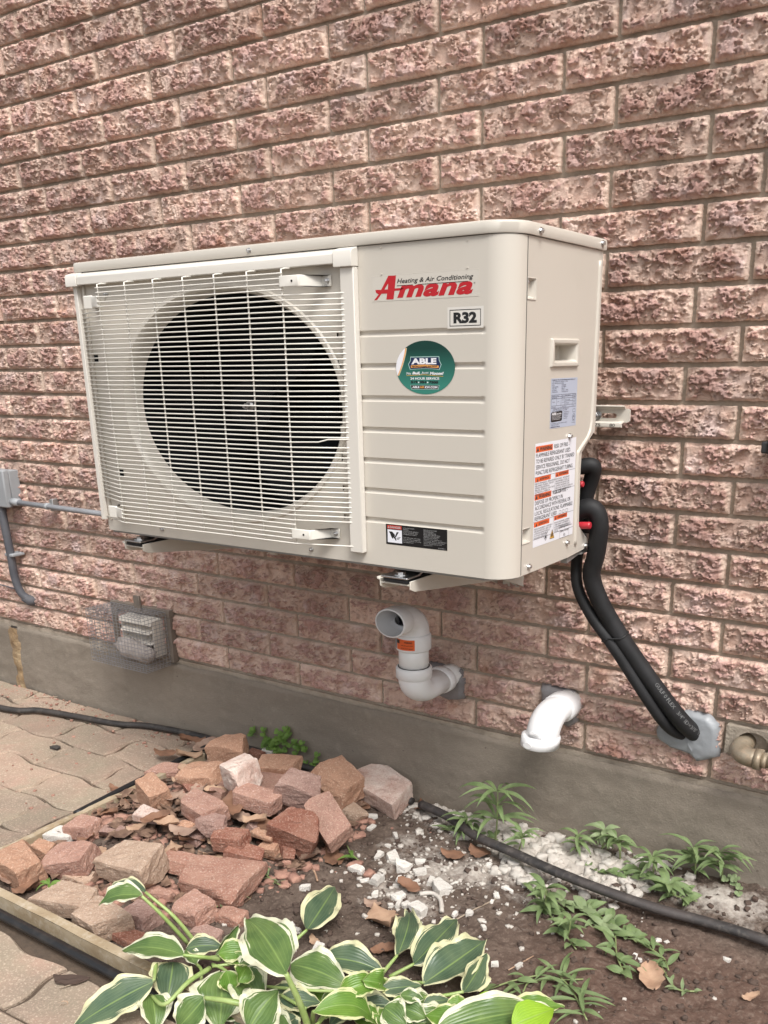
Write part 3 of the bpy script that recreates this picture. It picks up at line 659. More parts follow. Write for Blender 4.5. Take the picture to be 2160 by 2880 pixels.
up('yellow_triangle', on_side(filled([(.063, .0055), (.080, .0055), (.0715, .0205)]), WY, WZ, .0010), M_YEL, ws)
B1.append(j2(line2(.063, .0055, .080, .0055, .0009), line2(.063, .0055, .0715, .0205, .0009), line2(.080, .0055, .0715, .0205, .0009), filled([(.069, .008), (.074, .008), (.0748, .0115), (.0718, .0162), (.0685, .0115)])))
for bx0 in (.096, .109, .123):
    f0 = frame2(.0085, .0055, .0005); B1.append((np.array(f0[0])+[bx0, WH*.258], f0[1]))
for o_ in O1: up('orange_field', on_side(o_, WY, WZ, .0010), M_ORANGE, ws)
up('lettering', on_side(j2(*B1), WY, WZ, .0016), flat('dark_print', (.05, .05, .055)), ws); up('small_lettering', on_side(j2(*G1), WY, WZ, .0016), flat('faint_print', (.10, .10, .11)), ws)
up('ruled_lines', on_side(j2(ln, bx_), WY, WZ, .0013), flat('line_print', (.10, .10, .11)), ws)
# name plate
NY, NZ_, NW, NH = .1345, .2302, .1011, .0789
ns_ = up('rating_plate', on_side(rect2(0, 0, NW, NH), NY, NZ_, .0006), M_SILVER)
N1 = [text2d('COMFORT TECHNOLOGIES MANUFACTURING, L.P.', .004, NH*.955, w=.088, h=.0017, bold=.03)]
for i, (a, b) in enumerate((('19001 KERMIER RD. WALLER, TX 77484', ''), ('HEAT PUMP OUTDOOR SECTION', ''), ('MODEL', 'ASZS361810'), ('SERIAL NUMBER', '2412108978'), ('MFG. DATE', '2024.12'), ('NET WEIGHT', '172 lbs   78 kg'), ('POWER SUPPLY', '1 208/230 60 Hz'))):
    N1.append(text2d(a, .0045, NH*(.922-i*.034), w=.0017*len(a), h=.0016, tight=False))
    if b: N1.append(text2d(b, .039, NH*(.922-i*.034), w=.0017*len(b), h=.0016, tight=False))
tbx = [(.003, .665), (.003, .62), (.003, .575), (.003, .47), (.003, .41)]
for y_ in (.672, .633, .595, .455, .405): N1.append(line2(.003, NH*y_, .097, NH*y_, .0004))
for x_ in (.003, .039, .053, .083, .097): N1.append(line2(x_, NH*.405, x_, NH*.672, .0004))
N1 += [line2(.022, NH*.455, .022, NH*.595, .0004), line2(.053, NH*.53, .097, NH*.53, .0004)]
for (x_, y_, t) in ((.005, .640, 'MIN CIRCUIT AMPACITY'), (.042, .640, '30.1'), (.055, .640, 'DESIGN PRESSURE'), (.086, .645, '604 PSI'), (.005, .602, 'MAX FUSE AMPS'), (.042, .602, '40.0'), (.086, .60, '42 BAR'), (.006, .52, 'OUTDOOR'), (.025, .52, 'COMP'), (.043, .55, 'RLA 19'), (.043, .50, 'FLA 1.2'), (.055, .545, 'FACTORY CHARGE'), (.086, .56, '7.9 lb'), (.086, .49, '3.6 kg'), (.055, .48, 'REFRIGERANT'), (.005, .42, 'ELEC HEATER'), (.043, .42, '0.95 A'), (.055, .42, 'SCCR'), (.086, .42, '5 kA')):
    N1.append(text2d(t, x_, NH*y_, h=.0014, w=min(.00135*len(t), .034), tight=False))
for i, (t, w_) in enumerate((('* SUITABLE FOR OUTDOOR USE ONLY', .062), ('INSTALLATION PER LOCAL CODE', .055))): N1.append(text2d(t, .008, NH*(.372-i*.03), w=w_, h=.0016, tight=False))
for i in range(5): N1.append(text2d('REFRIGERANT R32 USE', .050, NH*(.300-i*.033), w=.022-.002*i, h=.0015, tight=False))
for i, w_ in enumerate((.062, .03)): N1.append(text2d('COVERED BY ONE OR MORE PATENTS', .003, NH*(.085-i*.03), w=w_, h=.0015, tight=False))
N1 += [text2d('ASSEMBLED IN THE USA', .003, .0012, w=.034, h=.0017, bold=.03), text2d('3P778120-1', .084, NH*.06, w=.013, h=.0014)]
f0 = frame2(.010, .0055, .0005); N1.append((np.array(f0[0])+[.086, NH*.285], f0[1])); N1.append(j2(*[line2(.091+.0055*math.cos(a), NH*.19+.0048*math.sin(a), .091+.0055*math.cos(a+.6), NH*.19+.0048*math.sin(a+.6), .0006) for a in np.arange(0, 6.3, .6)])); N1.append(text2d('ETL', .0880, NH*.175, w=.006, h=.003, bold=.02)); N1.append(text2d('LISTED', .0865, NH*.105, w=.009, h=.0016))
up('lettering', on_side(j2(*N1), NY, NZ_, .0013), flat('navy_ink', (.02, .022, .06)), ns_)
up('black_logo_field', on_side(poly2([(.003, NH*.15), (.006, NH*.125), (.042, NH*.135), (.045, NH*.16), (.0455, NH*.325), (.042, NH*.34), (.006, NH*.33), (.003, NH*.305)]), NY, NZ_, .0010), M_INK, ns_)
up('white_lettering', on_side(j2(text2d('AHRI', .006, NH*.265, w=.016, h=.0042, bold=.05), text2d('CERTIFIED', .024, NH*.268, w=.018, h=.0026, bold=.02), *[line2(.006, NH*(.25-.025*i), .042-.004*(i % 2), NH*(.25-.025*i), .0004) for i in range(4)]), NY, NZ_, .0014), M_WHITEP, ns_)

# ---------------------------------------------------------------- brackets that carry the unit
M_RAIL = mat('cream_powder_coat', (.64, .60, .53), .38)
def bracket_arm(px, label, cat='bracket', yend=.012):
    # channel arm under the unit, from the wall to just in front of the unit
    q = at_y(px, 1650, UY); x = px
    return x
br = empty('wall_bracket', (UX+.44, 0, UZ-.03), label='cream steel wall bracket with arms under the unit and a slotted rail on the wall', cat='bracket')
def bplace(name, VF, m, **k): return place(name, VF[0], VF[1], m, br, **k)
rx0, rx1, rz0, rz1 = UX+.12, .432, -.8365, -.7965
yo = -.034
# slotted rail: web at the wall, lips at top and bottom
web = [(rx0, rz0+.009), (rx1, rz0+.009), (rx1+.005, rz0+.012), (rx1+.005, rz1-.0085), (rx1, rz1-.006), (rx0, rz1-.006)]
sx0, sx1, szc, sr = .383, .407, -.8155, .0042
slot = [(sx0-sr*math.cos(a), szc-sr*math.sin(a)) for a in np.linspace(math.pi/2, -math.pi/2, 7)]+[(sx1+sr*math.cos(a), szc+sr*math.sin(a)) for a in np.linspace(math.pi/2, -math.pi/2, 7)]
fv, ff = filled(web, [slot]); nV = len(fv)
V = [(p[0], -.030, p[1]) for p in fv]+[(p[0], -.027, p[1]) for p in fv]
Fc = ff+[tuple(i+nV for i in reversed(t)) for t in ff]; n1, n2 = len(web), len(slot)
for a0, n_ in ((0, n1), (n1, n2)): Fc += [(a0+i, a0+(i+1) % n_, nV+a0+(i+1) % n_, nV+a0+i) for i in range(n_)]
bplace('rail_web', (V, Fc), M_RAIL)
bplace('rail_lip', prism([(-.0275, rz1-.0065), (-.036, rz1), (-.0415, rz1+.0002), (-.0425, rz1-.001), (-.0425, rz1-.0022), (-.0365, rz1-.0022), (-.0305, rz1-.0072)], rx0, rx1-.004, 'x'), M_RAIL, bevel=.0005)
bplace('rail_lip', prism([(-.0275, rz0+.0115), (-.0400, rz0+.0105), (-.0425, rz0+.0085), (-.0425, rz0+.0012), (-.040, rz0), (-.0375, rz0), (-.0390, rz0+.0065), (-.0275, rz0+.0085)], rx0, rx1-.006, 'x'), M_RAIL, bevel=.0006)
bplace('rail_lettering', j2b := ([(p[0], -.0430, p[1]) for p in j2(text2d('75', .3740, rz0+.0022, w=.0105, h=.0052), text2d('80', .4030, rz0+.0022, w=.0105, h=.0052))[0]], j2(text2d('75', .3740, rz0+.0022, w=.0105, h=.0052), text2d('80', .4030, rz0+.0022, w=.0105, h=.0052))[1]), M_INK)
bx0 = .3680; bz = -.8155
bplace('bolt', join(cyl((bx0, -.030, bz), (0, -1, 0), .0135, .003, 20, sq=.8), cyl((bx0, -.033, bz), (0, -1, 0), .0105, .009, 6, sq=.8), cyl((bx0, -.042, bz), (0, -1, 0), .0065, .006, 12, sq=.8)), M_ZINC, bevel=.0004)
def arm(xc, w):
    x0, x1 = xc-w/2, xc+w/2; yf = UY-.004; zt = UZ-.022
    side = lambda xa, xb: prism([(yf, zt), (-.012, zt), (-.012, zt-.095), (-.10, zt-.062), (yf+.012, zt-.020), (yf, zt-.014)], xa, xb, 'x')
    bplace('bracket_arm', join(side(x1-.0025, x1)), M_RAIL, bevel=.0008)
    bplace('bracket_arm', join(side(x0, x0+.0025)), M_RAIL, bevel=.0008)
    bplace('bracket_arm', box(x0+.0025, x1-.0025, yf+.002, -.012, zt-.0085, zt-.0060), M_RAIL)
    bplace('bracket_lip', prism([(x0+.0002, zt-.0005), (x0-.006, zt+.0018), (x0-.006, zt-.002), (x0+.0002, zt-.004)], yf, -.02, 'y'), M_RAIL, bevel=.0005)
    bplace('rubber_pad', box(x0+.010, x1-.006, yf-.002, yf+.085, zt-.004, zt+.003), M_RUBBER, bevel=.001)
    bplace('foot', join(prism([(yf-.004, zt+.003), (yf+.035, zt+.003), (yf+.060, zt+.012), (yf+.10, zt+.0135), (yf+.10, zt+.016), (yf+.055, zt+.0155), (yf+.032, zt+.0062), (yf-.004, zt+.0062)], x0+.006, x1-.004, 'x')), M_ZINC, bevel=.001)
    bplace('bolt', join(cyl((xc+.001, yf+.018, zt+.0062), (0, 0, 1), .0125, .0015, 16, sq=1), cyl((xc+.001, yf+.018, zt+.0077), (0, 0, 1), .0085, .004, 6, sq=1)), M_ZINC)
arm(UX+.770, .066); arm(UX+.088, .060)
bplace('bracket_upright', box(UX+.752, UX+.790, -.012, -.0085+.0, UZ-.12, rz0-.010), M_RAIL); bplace('bracket_upright', box(UX+.070, UX+.106, -.012, -.0085, UZ-.12, rz0-.010), M_RAIL)


# ---------------------------------------------------------------- foundation, ground
M_CONC = mat('cement_parging', (.265, .225, .182), .92, noise=[(2.2, (.185, .155, .122), .75, .42, .62), (9, (.27, .235, .19), .5, .5, .7), (160, (.32, .28, .23), .35, .52, .7), (75, (.09, .07, .055), .7, .68, .72), (30, (.36, .31, .25), .35, .58, .72)], bump=[(260, .7, .0022), (40, .5, .004)])
def conc_patch(x0, x1, z0, z1, nx, nz, y0, seed):
    x = np.linspace(x0, x1, nx); z = np.linspace(z0, z1, nz); X, Z = np.meshgrid(x, z)
    Y = y0-.0035*fbm(X*5, Z*9, 3, seed)-.0012*fbm(X*60, Z*60, 2, seed+3); top = Z > z1-.004
    Z = Z+np.where(top, .0035*fbm(X*7, X*0, 3, seed+9), 0); Y = Y+np.where(top, .006, 0)
    V = np.stack([X, Y, Z], 2).reshape(-1, 3); return V, grid_faces(nx, nz)
found = empty('foundation_wall', (-.5, 0, -1.85), kind='structure')
V, Fc = conc_patch(-1.672, 2.6, -1.87, -1.5335, 420, 46, -.009, 5); place('parging', V, Fc, M_CONC, found, smooth=True)
V, Fc = conc_patch(-4.2, -1.712, -1.87, -1.5365, 200, 40, -.006, 25); place('parging', V, Fc, M_CONC, found, smooth=True)
M_FOAM = mat('rusty_joint_filler', (.34, .23, .12), .9, noise=[(25, (.15, .08, .035), .9), (9, (.45, .36, .24), .6)], bump=[(60, 1, .006), (200, .7, .003)])
x = np.linspace(-1.732, -1.654, 9); z = np.linspace(-1.80, -1.541, 46); X, Z = np.meshgrid(x, z); t = (X+1.693)/.039
Y = -.004-.010*(1-t**2)*(.7+.6*fbm(X*30, Z*30, 2, 3)); V = np.stack([X+.005*fbm(Z*12, Z*0, 2, 8), Y, Z], 2).reshape(-1, 3)
place('joint_filler', V, grid_faces(9, 46), M_FOAM, found, smooth=True)
M_CREAMM = mat('smeared_mortar', (.45, .37, .29), .9, noise=(30, (.30, .25, .2), .8), bump=[(120, .7, .003)])
V, Fc = box(-4.2, 2.6, -.0005, .02, -1.5375, -1.5225); place('bed_mortar', V, Fc, M_MORTAR, found)
# one sheet of earth out to the horizon
M_FAR = mat('trodden_earth', (.13, .10, .075), .95, noise=(3, (.09, .065, .05), .8))
V = [(-60, -60, -1.86), (60, -60, -1.86), (60, 3, -1.86), (-60, 3, -1.86)]; place('ground', V, [(0, 1, 2, 3)], M_FAR, kind='structure')

def soil_z(x, y):
    x = np.asarray(x, float); y = np.asarray(y, float)
    z = GZ-.010+.030*sstep(-.25, -.02, y)*sstep(-.2, .5, x)+.006*fbm(x*3, y*3, 2, 4)
    d = np.sqrt(((x+.42)/.36)**2+((y+.36)/.40)**2); z = z+.045*(1-sstep(.2, 1.05, d))
    return z
def soil_full(x, y):
    return soil_z(x, y)+.0060*fbm(x*20, y*20, 3, 7, .6)+.0016*fbm(x*60+3, y*60, 1, 9)
nx, ny = 430, 270
x = np.linspace(-.70, 1.45, nx); y = np.linspace(-.845, .0, ny); X, Y = np.meshgrid(x, y); Z = soil_full(X, Y)
chalk = np.zeros_like(X)
for (px, py, r_) in ((1230, 2260, .055), (1330, 2300, .06), (1430, 2320, .075), (1500, 2370, .08), (1600, 2400, .085), (1690, 2430, .08), (1480, 2420, .05), (1780, 2450, .06), (1900, 2480, .05), (2050, 2530, .07)):
    c_ = at_z(px, py, -1.72); chalk = np.maximum(chalk, np.exp(-(((X-c_[0])/r_)**2+((Y-c_[1])/(r_*.8))**2))*(1.0 if px < 1750 else .6))
for (px, py, r_) in ((1180, 2380, .10), (1250, 2440, .09), (1150, 2480, .07), (1330, 2420, .08), (1500, 2520, .06), (1560, 2450, .06)):
    c_ = at_z(px, py, -1.73); chalk = np.maximum(chalk, .34*np.exp(-(((X-c_[0])/r_)**2+((Y-c_[1])/r_)**2)))
chalk = chalk+.22*fbm(X*14, Y*14, 4, 40, .65)*(chalk > .03); chalk = np.clip(chalk, 0, 1)
red = sstep(.25, .6, X)*sstep(-.12, -.30, Y)
Z = Z+.006*sstep(.3, .8, chalk)*(1+fbm(X*40, Y*40, 3, 12))
V = np.stack([X, Y, Z], 2).reshape(-1, 3)
M_SOIL = bpy.data.materials.new('garden_soil'); M_SOIL.use_nodes = True
def soil_nodes():
    nt = M_SOIL.node_tree; N = nt.nodes; L = nt.links; b = N['Principled BSDF']; b.inputs['Roughness'].default_value = .93; b.inputs['Specular IOR Level'].default_value = .2
    tc = N.new('ShaderNodeTexCoord')
    def noise(s, d=6, r=.65):
        n = N.new('ShaderNodeTexNoise'); n.inputs['Scale'].default_value = s; n.inputs['Detail'].default_value = d; n.inputs['Roughness'].default_value = r; L.new(tc.outputs['Object'], n.inputs['Vector']); return n.outputs['Fac']
    def rg(v, a, b_, c=0., d=1.):
        q = N.new('ShaderNodeMapRange'); q.inputs['From Min'].default_value = a; q.inputs['From Max'].default_value = b_; q.inputs['To Min'].default_value = c; q.inputs['To Max'].default_value = d; L.new(v, q.inputs['Value']); return q.outputs[0]
    def mx(f, A, B):
        q = N.new('ShaderNodeMix'); q.data_type = 'RGBA'; L.new(f, q.inputs['Factor'])
        for s, v in (('A', A), ('B', B)):
            if isinstance(v, tuple): q.inputs[s].default_value = (*v, 1)
            else: L.new(v, q.inputs[s])
        return q.outputs['Result']
    c = mx(rg(noise(14), .35, .65), (.075, .054, .043), (.15, .114, .092))
    a2 = N.new('ShaderNodeAttribute'); a2.attribute_name = 'reddish'; c = mx(rg(a2.outputs['Fac'], 0, 1, 0, .6), c, (.13, .075, .056))
    c = mx(rg(noise(120), .5, .72, 0, .7), c, (.24, .185, .15)); c = mx(rg(noise(70), .60, .75, 0, .7), c, (.06, .038, .03))
    a1 = N.new('ShaderNodeAttribute'); a1.attribute_name = 'chalk'
    m_ = N.new('ShaderNodeMath'); m_.operation = 'MULTIPLY_ADD'; L.new(noise(90, 4), m_.inputs[0]); m_.inputs[1].default_value = .8; m_.inputs[2].default_value = -.4
    ad = N.new('ShaderNodeMath'); ad.operation = 'ADD'; L.new(a1.outputs['Fac'], ad.inputs[0]); L.new(m_.outputs[0], ad.inputs[1])
    gate = N.new('ShaderNodeMath'); gate.operation = 'MULTIPLY'; L.new(rg(ad.outputs[0], .12, .62), gate.inputs[0]); L.new(rg(a1.outputs['Fac'], .02, .15), gate.inputs[1])
    c = mx(gate.outputs[0], c, (.50, .455, .405))
    L.new(c, b.inputs['Base Color'])
    b1 = N.new('ShaderNodeBump'); b1.inputs['Strength'].default_value = .9; b1.inputs['Distance'].default_value = .005; L.new(noise(130), b1.inputs['Height']); L.new(b1.outputs[0], b.inputs['Normal'])
soil_nodes()
place('soil', V, grid_faces(nx, ny), M_SOIL, kind='structure', attr={'chalk': chalk.ravel(), 'reddish': red.ravel()}, origin=(.3, -.4, GZ-.02), smooth=True)

# pavers
M_PAVE = mat('worn_concrete_paver', (.37, .27, .205), .92, noise=[(4, (.30, .255, .185), .85, .42, .6), (9, (.42, .265, .205), .6, .5, .65), (2.5, (.25, .20, .155), .7, .45, .6), (220, (.60, .49, .38), .7, .52, .68), (180, (.20, .13, .10), .5, .58, .72)], bump=[(200, .7, .003), (30, .3, .004)], rnd=.14)
M_SAND = mat('sandy_joints', (.085, .062, .045), .95, noise=(50, (.12, .085, .06), .8), bump=[(150, .8, .003)])
paving = empty('paving', (-1.2, -.5, GZ-.03), kind='structure')
PH_, PW_ = .132, .246
def wav(x, s): return .0060*math.sin(2*math.pi*x/.246+s)+.0025*math.sin(41*x)
nP = 0
def paver(i, j, x0, x1, y0, y1, ph):
    pts = []; g = .0022; m = 13
    for k in range(m): x = x0+(x1-x0)*k/(m-1); pts.append((x, y0+wav(x, ph)))
    for k in range(1, m-1): y = y0+(y1-y0)*k/(m-1); s = math.sin(math.pi*k/(m-1)*2)*.008; pts.append((x1+s, y+wav(x1, ph+(k/(m-1))*.0)))
    for k in range(m-1, -1, -1): x = x0+(x1-x0)*k/(m-1); pts.append((x, y1+wav(x, ph)))
    for k in range(m-2, 0, -1): y = y0+(y1-y0)*k/(m-1); s = math.sin(math.pi*k/(m-1)*2)*.008; pts.append((x0+s, y+wav(x0, ph)))
    P = np.array(pts); c_ = P.mean(0); d = P-c_; L_1 = np.linalg.norm(d, axis=1)[:, None]
    return c_, d
tilt = random.Random(12)
for j in range(0, 13):
    y1 = -.012-(j-1)*PH_+.03; y0 = y1-PH_
    for i in range(-9, 9):
        xo = (.123 if j % 2 else 0); x0 = i*PW_+xo-.72; x1 = x0+PW_
        # keep off the planting bed
        if x1 > -.745 and y1 > -.86 and x0 < 5:
            if x0 > -.76 or y0 > -.86: 
                if x0 > -.760 and y1 > -.875 and (y0+y1)/2 > -.872: continue
        c_, d = paver(i, j, x0, x1, y0, y1, 0)
        cut = x1 > -.745 and y0 > -.88
        P = c_+d
        if x1 > -.745 and (y0+y1)/2 > -.872: P[:, 0] = np.minimum(P[:, 0], -.733)
        P[:, 1] = np.minimum(P[:, 1], -.016)
        if (y0+y1)/2 <= -.872 and y1 > -.885 and x1 > -.745: P[:, 1] = np.minimum(P[:, 1], -.866)
        if P[:, 1].max()-P[:, 1].min() < .018 or P[:, 0].max()-P[:, 0].min() < .018: continue
        q = to_px((*P.mean(0), GZ))
        if not (-400 < q[0] < 2300 and 1500 < q[1] < 3500): continue
        c_ = P.mean(0); d = P-c_; L1 = np.linalg.norm(d, axis=1)[:, None]
        top = c_+d*(1-.0100/L1); mid = c_+d*(1-.0045/L1); n_ = len(P)
        tx, ty = tilt.uniform(-.020, .020), tilt.uniform(-.012, .012); dz_ = tilt.uniform(-.0025, .002)
        def zz(Q, b): return GZ+dz_+b+tx*(Q[:, 0]-c_[0])+ty*(Q[:, 1]-c_[1])
        V = np.vstack([np.column_stack([top, zz(top, 0)]), np.column_stack([mid, zz(mid, -.005)]), np.column_stack([mid, zz(mid, -.03)])])
        Fc = [tuple(range(n_))]+[(a+k, b+k, b+(k+1) % n_, a+(k+1) % n_) if False else (a+k, a+(k+1) % n_, b+(k+1) % n_, b+k) for a, b in ((0, n_), (n_, 2*n_)) for k in range(n_)]
        Fc = [Fc[0]]+[tuple(reversed(f)) for f in Fc[1:]]
        place('paver', V, Fc, M_PAVE, paving); nP += 1
place('joint_sand', [(-5, -4, GZ-.011), (3, -4, GZ-.011), (3, -.871, GZ-.011), (-.736, -.871, GZ-.011), (-.736, 0, GZ-.011), (-5, 0, GZ-.011)], [(0, 1, 2, 3), (0, 3, 4, 5)], M_SAND, paving)
print('pavers', nP)

# timber edging
M_TIMB = mat('weathered_board', (.44, .36, .25), .8, noise=[(6, (.30, .22, .13), .8, .4, .6), (45, (.60, .54, .44), .6, .5, .7), (120, (.15, .10, .06), .5, .6, .7)], bump=[(60, .5, .002)])
def board(name, a, b, h, th, label, z0=GZ-.03, m=M_TIMB):
    a = np.array(a, float); b = np.array(b, float); d = (b-a)/np.linalg.norm(b-a); n_ = np.array([-d[1], d[0]]); N = 40; V = []
    for k in range(N):
        t = k/(N-1); p = a+(b-a)*t+n_*.004*math.sin(t*5); s = .0012*math.sin(t*31)+.0008*math.sin(t*77)
        for (o, z) in ((0, z0), (0, h-.002), (.0015, h+s), (th-.0015, h+s*.5), (th, h-.002), (th, z0)): V.append((*(p+n_*o), z))
    Fc = [(k*6+i, k*6+(i+1) % 6, (k+1)*6+(i+1) % 6, (k+1)*6+i) for k in range(N-1) for i in range(6)]+[(0, 1, 2, 3, 4, 5), tuple((N-1)*6+i for i in range(5, -1, -1))]
    return place(name, V, Fc, m, label=label, cat='board', group='boards edging the planting bed')
board('edging_board', (-.712, -.12), (-.690, -.860), GZ+.020, .016, 'pale weathered edging board between the pavers and the broken bricks')
board('edging_board', (1.5, -.8575), (-.705, -.8560), GZ+.024, -.017, 'whitish weathered edging board in the near corner beside a black pipe')
# black hoses
def hose(pts, r, m, label, name='hose', group=None, cat='hose', sq=.85):
    V, Fc = tube(catmull(pts, 8), r, 12, sq=sq); return place(name, V, Fc, m, smooth=True, label=label, cat=cat, group=group)
M_HOSE = mat('dusty_black_hose', (.022, .021, .021), .6, noise=[(40, (.12, .105, .09), .8, .5, .75), (7, (.06, .05, .045), .7)], bump=[(90, .2, .001)])
def gp(px, py, z): p = at_z(px, py, z); return (p[0], p[1], z)
zl = GZ+.011
hose([(-2.1, -.22, zl), gp(0, 1990, zl), gp(110, 1998, zl), gp(220, 2016, zl), gp(330, 2036, zl), (-1.01, -.052, zl), (-.86, -.032, zl+.002), (-.72, -.028, zl+.004), (-.60, -.027, zl+.006), (-.45, -.026, zl), (-.30, -.027, zl-.002), (-.15, -.03, zl-.004), (-.06, -.045, -1.733)], .0105, M_HOSE, 'black hose lying on the pavers along the foot of the grey foundation')
rz = [-1.722, -1.716, -1.712, -1.710, -1.712, -1.716, -1.722, -1.724, -1.724]
rp_ = [(1185, 2262), (1265, 2300), (1340, 2352), (1430, 2392), (1560, 2450), (1700, 2505), (1850, 2556), (2000, 2597), (2160, 2648)]
P_ = [gp(x, y, z) for (x, y), z in zip(rp_, rz)]; P_.append((1.05, P_[-1][1]-.02, -1.728))
hs_ = hose(P_, .0115, mat('dusty_black_hose_dark', (.03, .028, .028), .6, noise=[(60, (.16, .14, .125), .8, .5, .75), (8, (.075, .062, .058), .7)], bump=[(90, .3, .0015)]), 'thick dusty black hose crossing the chalky soil and the weeds at right')
# black pipe along the near board and thin edging strip of the far board
hose([(-.90, -.880, GZ+.011), (-.56, -.8815, GZ+.012), (-.30, -.882, GZ+.011), (-.02, -.883, GZ+.010), (.6, -.884, GZ+.010), (1.4, -.884, GZ+.010)], .0105, mat('smooth_black_pipe', (.014, .014, .015), .35, noise=(30, (.05, .045, .04), .5, .5, .7)), 'smooth black pipe lying against the near edging board', name='black_pipe', cat='pipe')
hose([(-.722, -.52, GZ+.004), (-.724, -.40, GZ+.009), (-.727, -.24, GZ+.014), (-.728, -.13, GZ+.018), (-.722, -.075, GZ+.022)], .0085, mat('black_edging_plastic', (.015, .015, .016), .45), 'black plastic edging strip between the far board and the pavers', name='edging_strip', cat='edging')

# ---------------------------------------------------------------- junction box and conduits at the left
M_BOX = mat('grey_pvc_box', (.33, .345, .36), .5, noise=(6, (.27, .28, .29), .6)); M_COND = mat('grey_conduit', (.26, .27, .29), .45, noise=(12, (.20, .2, .21), .7)); M_DARKCOND = mat('dark_grey_conduit', (.085, .09, .105), .55, noise=(15, (.15, .15, .16), .6))
bxr = at_y(63, 1420, -.008)[0]; zb = at_y(63, 1420, -.008)[2]; zt_ = at_y(58, 1322, -.008)[2]; bf = at_x(20, 1430, bxr)[1]
jb = empty('junction_box', (bxr-.06, 0, zb), label='grey plastic junction box on the brick wall at the left edge', cat='electrical box')
place('box_body', *box(bxr-.13, bxr, bf+.022, -.004, zb, zt_), M_BOX, jb, bevel=.003)
place('box_cover', *box(bxr-.135, bxr+.003, bf, bf+.021, zb-.003, zt_+.003), M_BOX, jb, bevel=.004)
place('box_hub', *cyl((bxr-.06, -.045, zb+.001), (0, 0, -1), .017, .022, 18), M_DARKCOND, jb, smooth=False)
cz0_, cy_ = zb+.014, -.040
ch = empty('conduit', (bxr+.2, cy_, cz0_), label='thin grey conduit running level from the junction box to the unit', cat='conduit', group='grey conduits of the junction box')
place('conduit_pipe', *tube([(bxr-.005, cy_, cz0_), (bxr+.25, cy_, cz0_-.003), (bxr+.7, -.05, cz0_-.006)], .0093, 14, sq=.85), M_COND, ch, smooth=True)
place('coupling', *tube([(bxr-.002, cy_, cz0_), (bxr+.035, cy_, cz0_)], .0135, 16, sq=.85), M_BOX, ch, smooth=True)
place('clamp', *tube([(bxr+.168, cy_, cz0_-.0015), (bxr+.180, cy_, cz0_-.0015)], .0118, 16, sq=.85), M_BOX, ch, smooth=True)
place('clamp_tab', *box(bxr+.170, bxr+.186, -.030, -.006, cz0_-.018, cz0_+.018), M_GALV, ch, bevel=.002)
p0_ = at_y(8, 1450, -.045); p1_ = at_y(30, 1560, -.040); p2_ = at_y(42, 1625, -.034); p3_ = at_y(60, 1668, -.026); p4_ = at_y(84, 1686, -.010)
cv = empty('conduit', tuple(p4_), label='dark grey conduit dropping from the junction box and bending into the wall', cat='conduit', group='grey conduits of the junction box')
place('conduit_pipe', *tube(catmull([(p0_[0], -.045, p0_[2]+.02), p0_, p1_, p2_, p3_, p4_], 6), .0125, 14, sq=.9), M_DARKCOND, cv, smooth=True)
place('boot', *tube([(p4_[0]-.016, -.018, p4_[2]+.006), (p4_[0]+.004, -.012, p4_[2]-.002), (p4_[0]+.014, .004, p4_[2]-.004)], [.014, .019, .021], 16, sq=.9), mat('grey_sealant', (.10, .10, .11), .8, bump=[(80, .8, .004)]), cv, smooth=True)
pc_ = at_y(36, 1560, -.034); place('clamp', *box(pc_[0]-.020, pc_[0]+.022, -.050, -.004, pc_[2]-.004, pc_[2]+.006), M_BOX, cv, bevel=.003)
place('cable', *tube(catmull([(-2.1, -.012, p3_[2]+.012), (p3_[0]-.18, -.012, p3_[2]+.010), (p3_[0]-.05, -.014, p3_[2]+.006)], 5), .0022, 8), M_DARKCOND, label='thin dark cable running along a brick joint into the conduit boot', cat='cable', smooth=True)

# ---------------------------------------------------------------- dryer vent in its wire cage
vx0, vx1, vz0, vz1 = -1.150, -.898, -1.530, -1.372
M_TAUPE = mat('taupe_painted_wood', (.20, .165, .135), .7, noise=(30, (.14, .115, .095), .8)); M_LINT = mat('grey_lint', (.56, .50, .47), .95, noise=(20, (.34, .29, .26), .8), bump=[(70, 1, .008)]); M_HOOD = mat('white_vent_hood', (.70, .65, .58), .5, noise=(12, (.50, .46, .42), .7))
vt = empty('dryer_vent', ((vx0+vx1)/2, 0, vz0), label='white louvred dryer vent inside a wire mesh cage above the foundation', cat='vent')
for b_ in (box(vx0, vx1, -.022, -.002, vz1-.022, vz1), box(vx1-.026, vx1, -.021, -.002, vz0+.004, vz1-.0225), box(vx0, vx0+.020, -.021, -.002, vz0+.03, vz1-.0225)): place('frame_board', *b_, M_TAUPE, vt, bevel=.0015)
place('frame_board', *box(vx0+.115, vx0+.140, -.030, -.0225, vz1-.020, vz1+.030), M_TAUPE, vt, bevel=.0015)
hxa, hxb, hza, hzb = vx0+.075, vx1-.040, vz0+.020, vz1-.026
place('hood', *join(prism([(-.002, hzb), (-.055, hzb-.006), (-.058, hzb-.018), (-.002, hzb-.014)], hxa, hxb, 'x'), box(hxa, hxa+.006, -.050, -.002, hza, hzb-.015), box(hxb-.006, hxb, -.050, -.002, hza, hzb-.015), box(hxa+.006, hxb-.006, -.008, -.002, hza, hzb-.015)), M_HOOD, vt, bevel=.001)
for k in range(3): place('louvre', *prism([(-.012, hzb-.022-k*.032), (-.058+.006*k, hzb-.040-k*.032), (-.060+.006*k, hzb-.044-k*.032), (-.012, hzb-.030-k*.032)], hxa+.007, hxb-.007, 'x'), M_HOOD, vt)
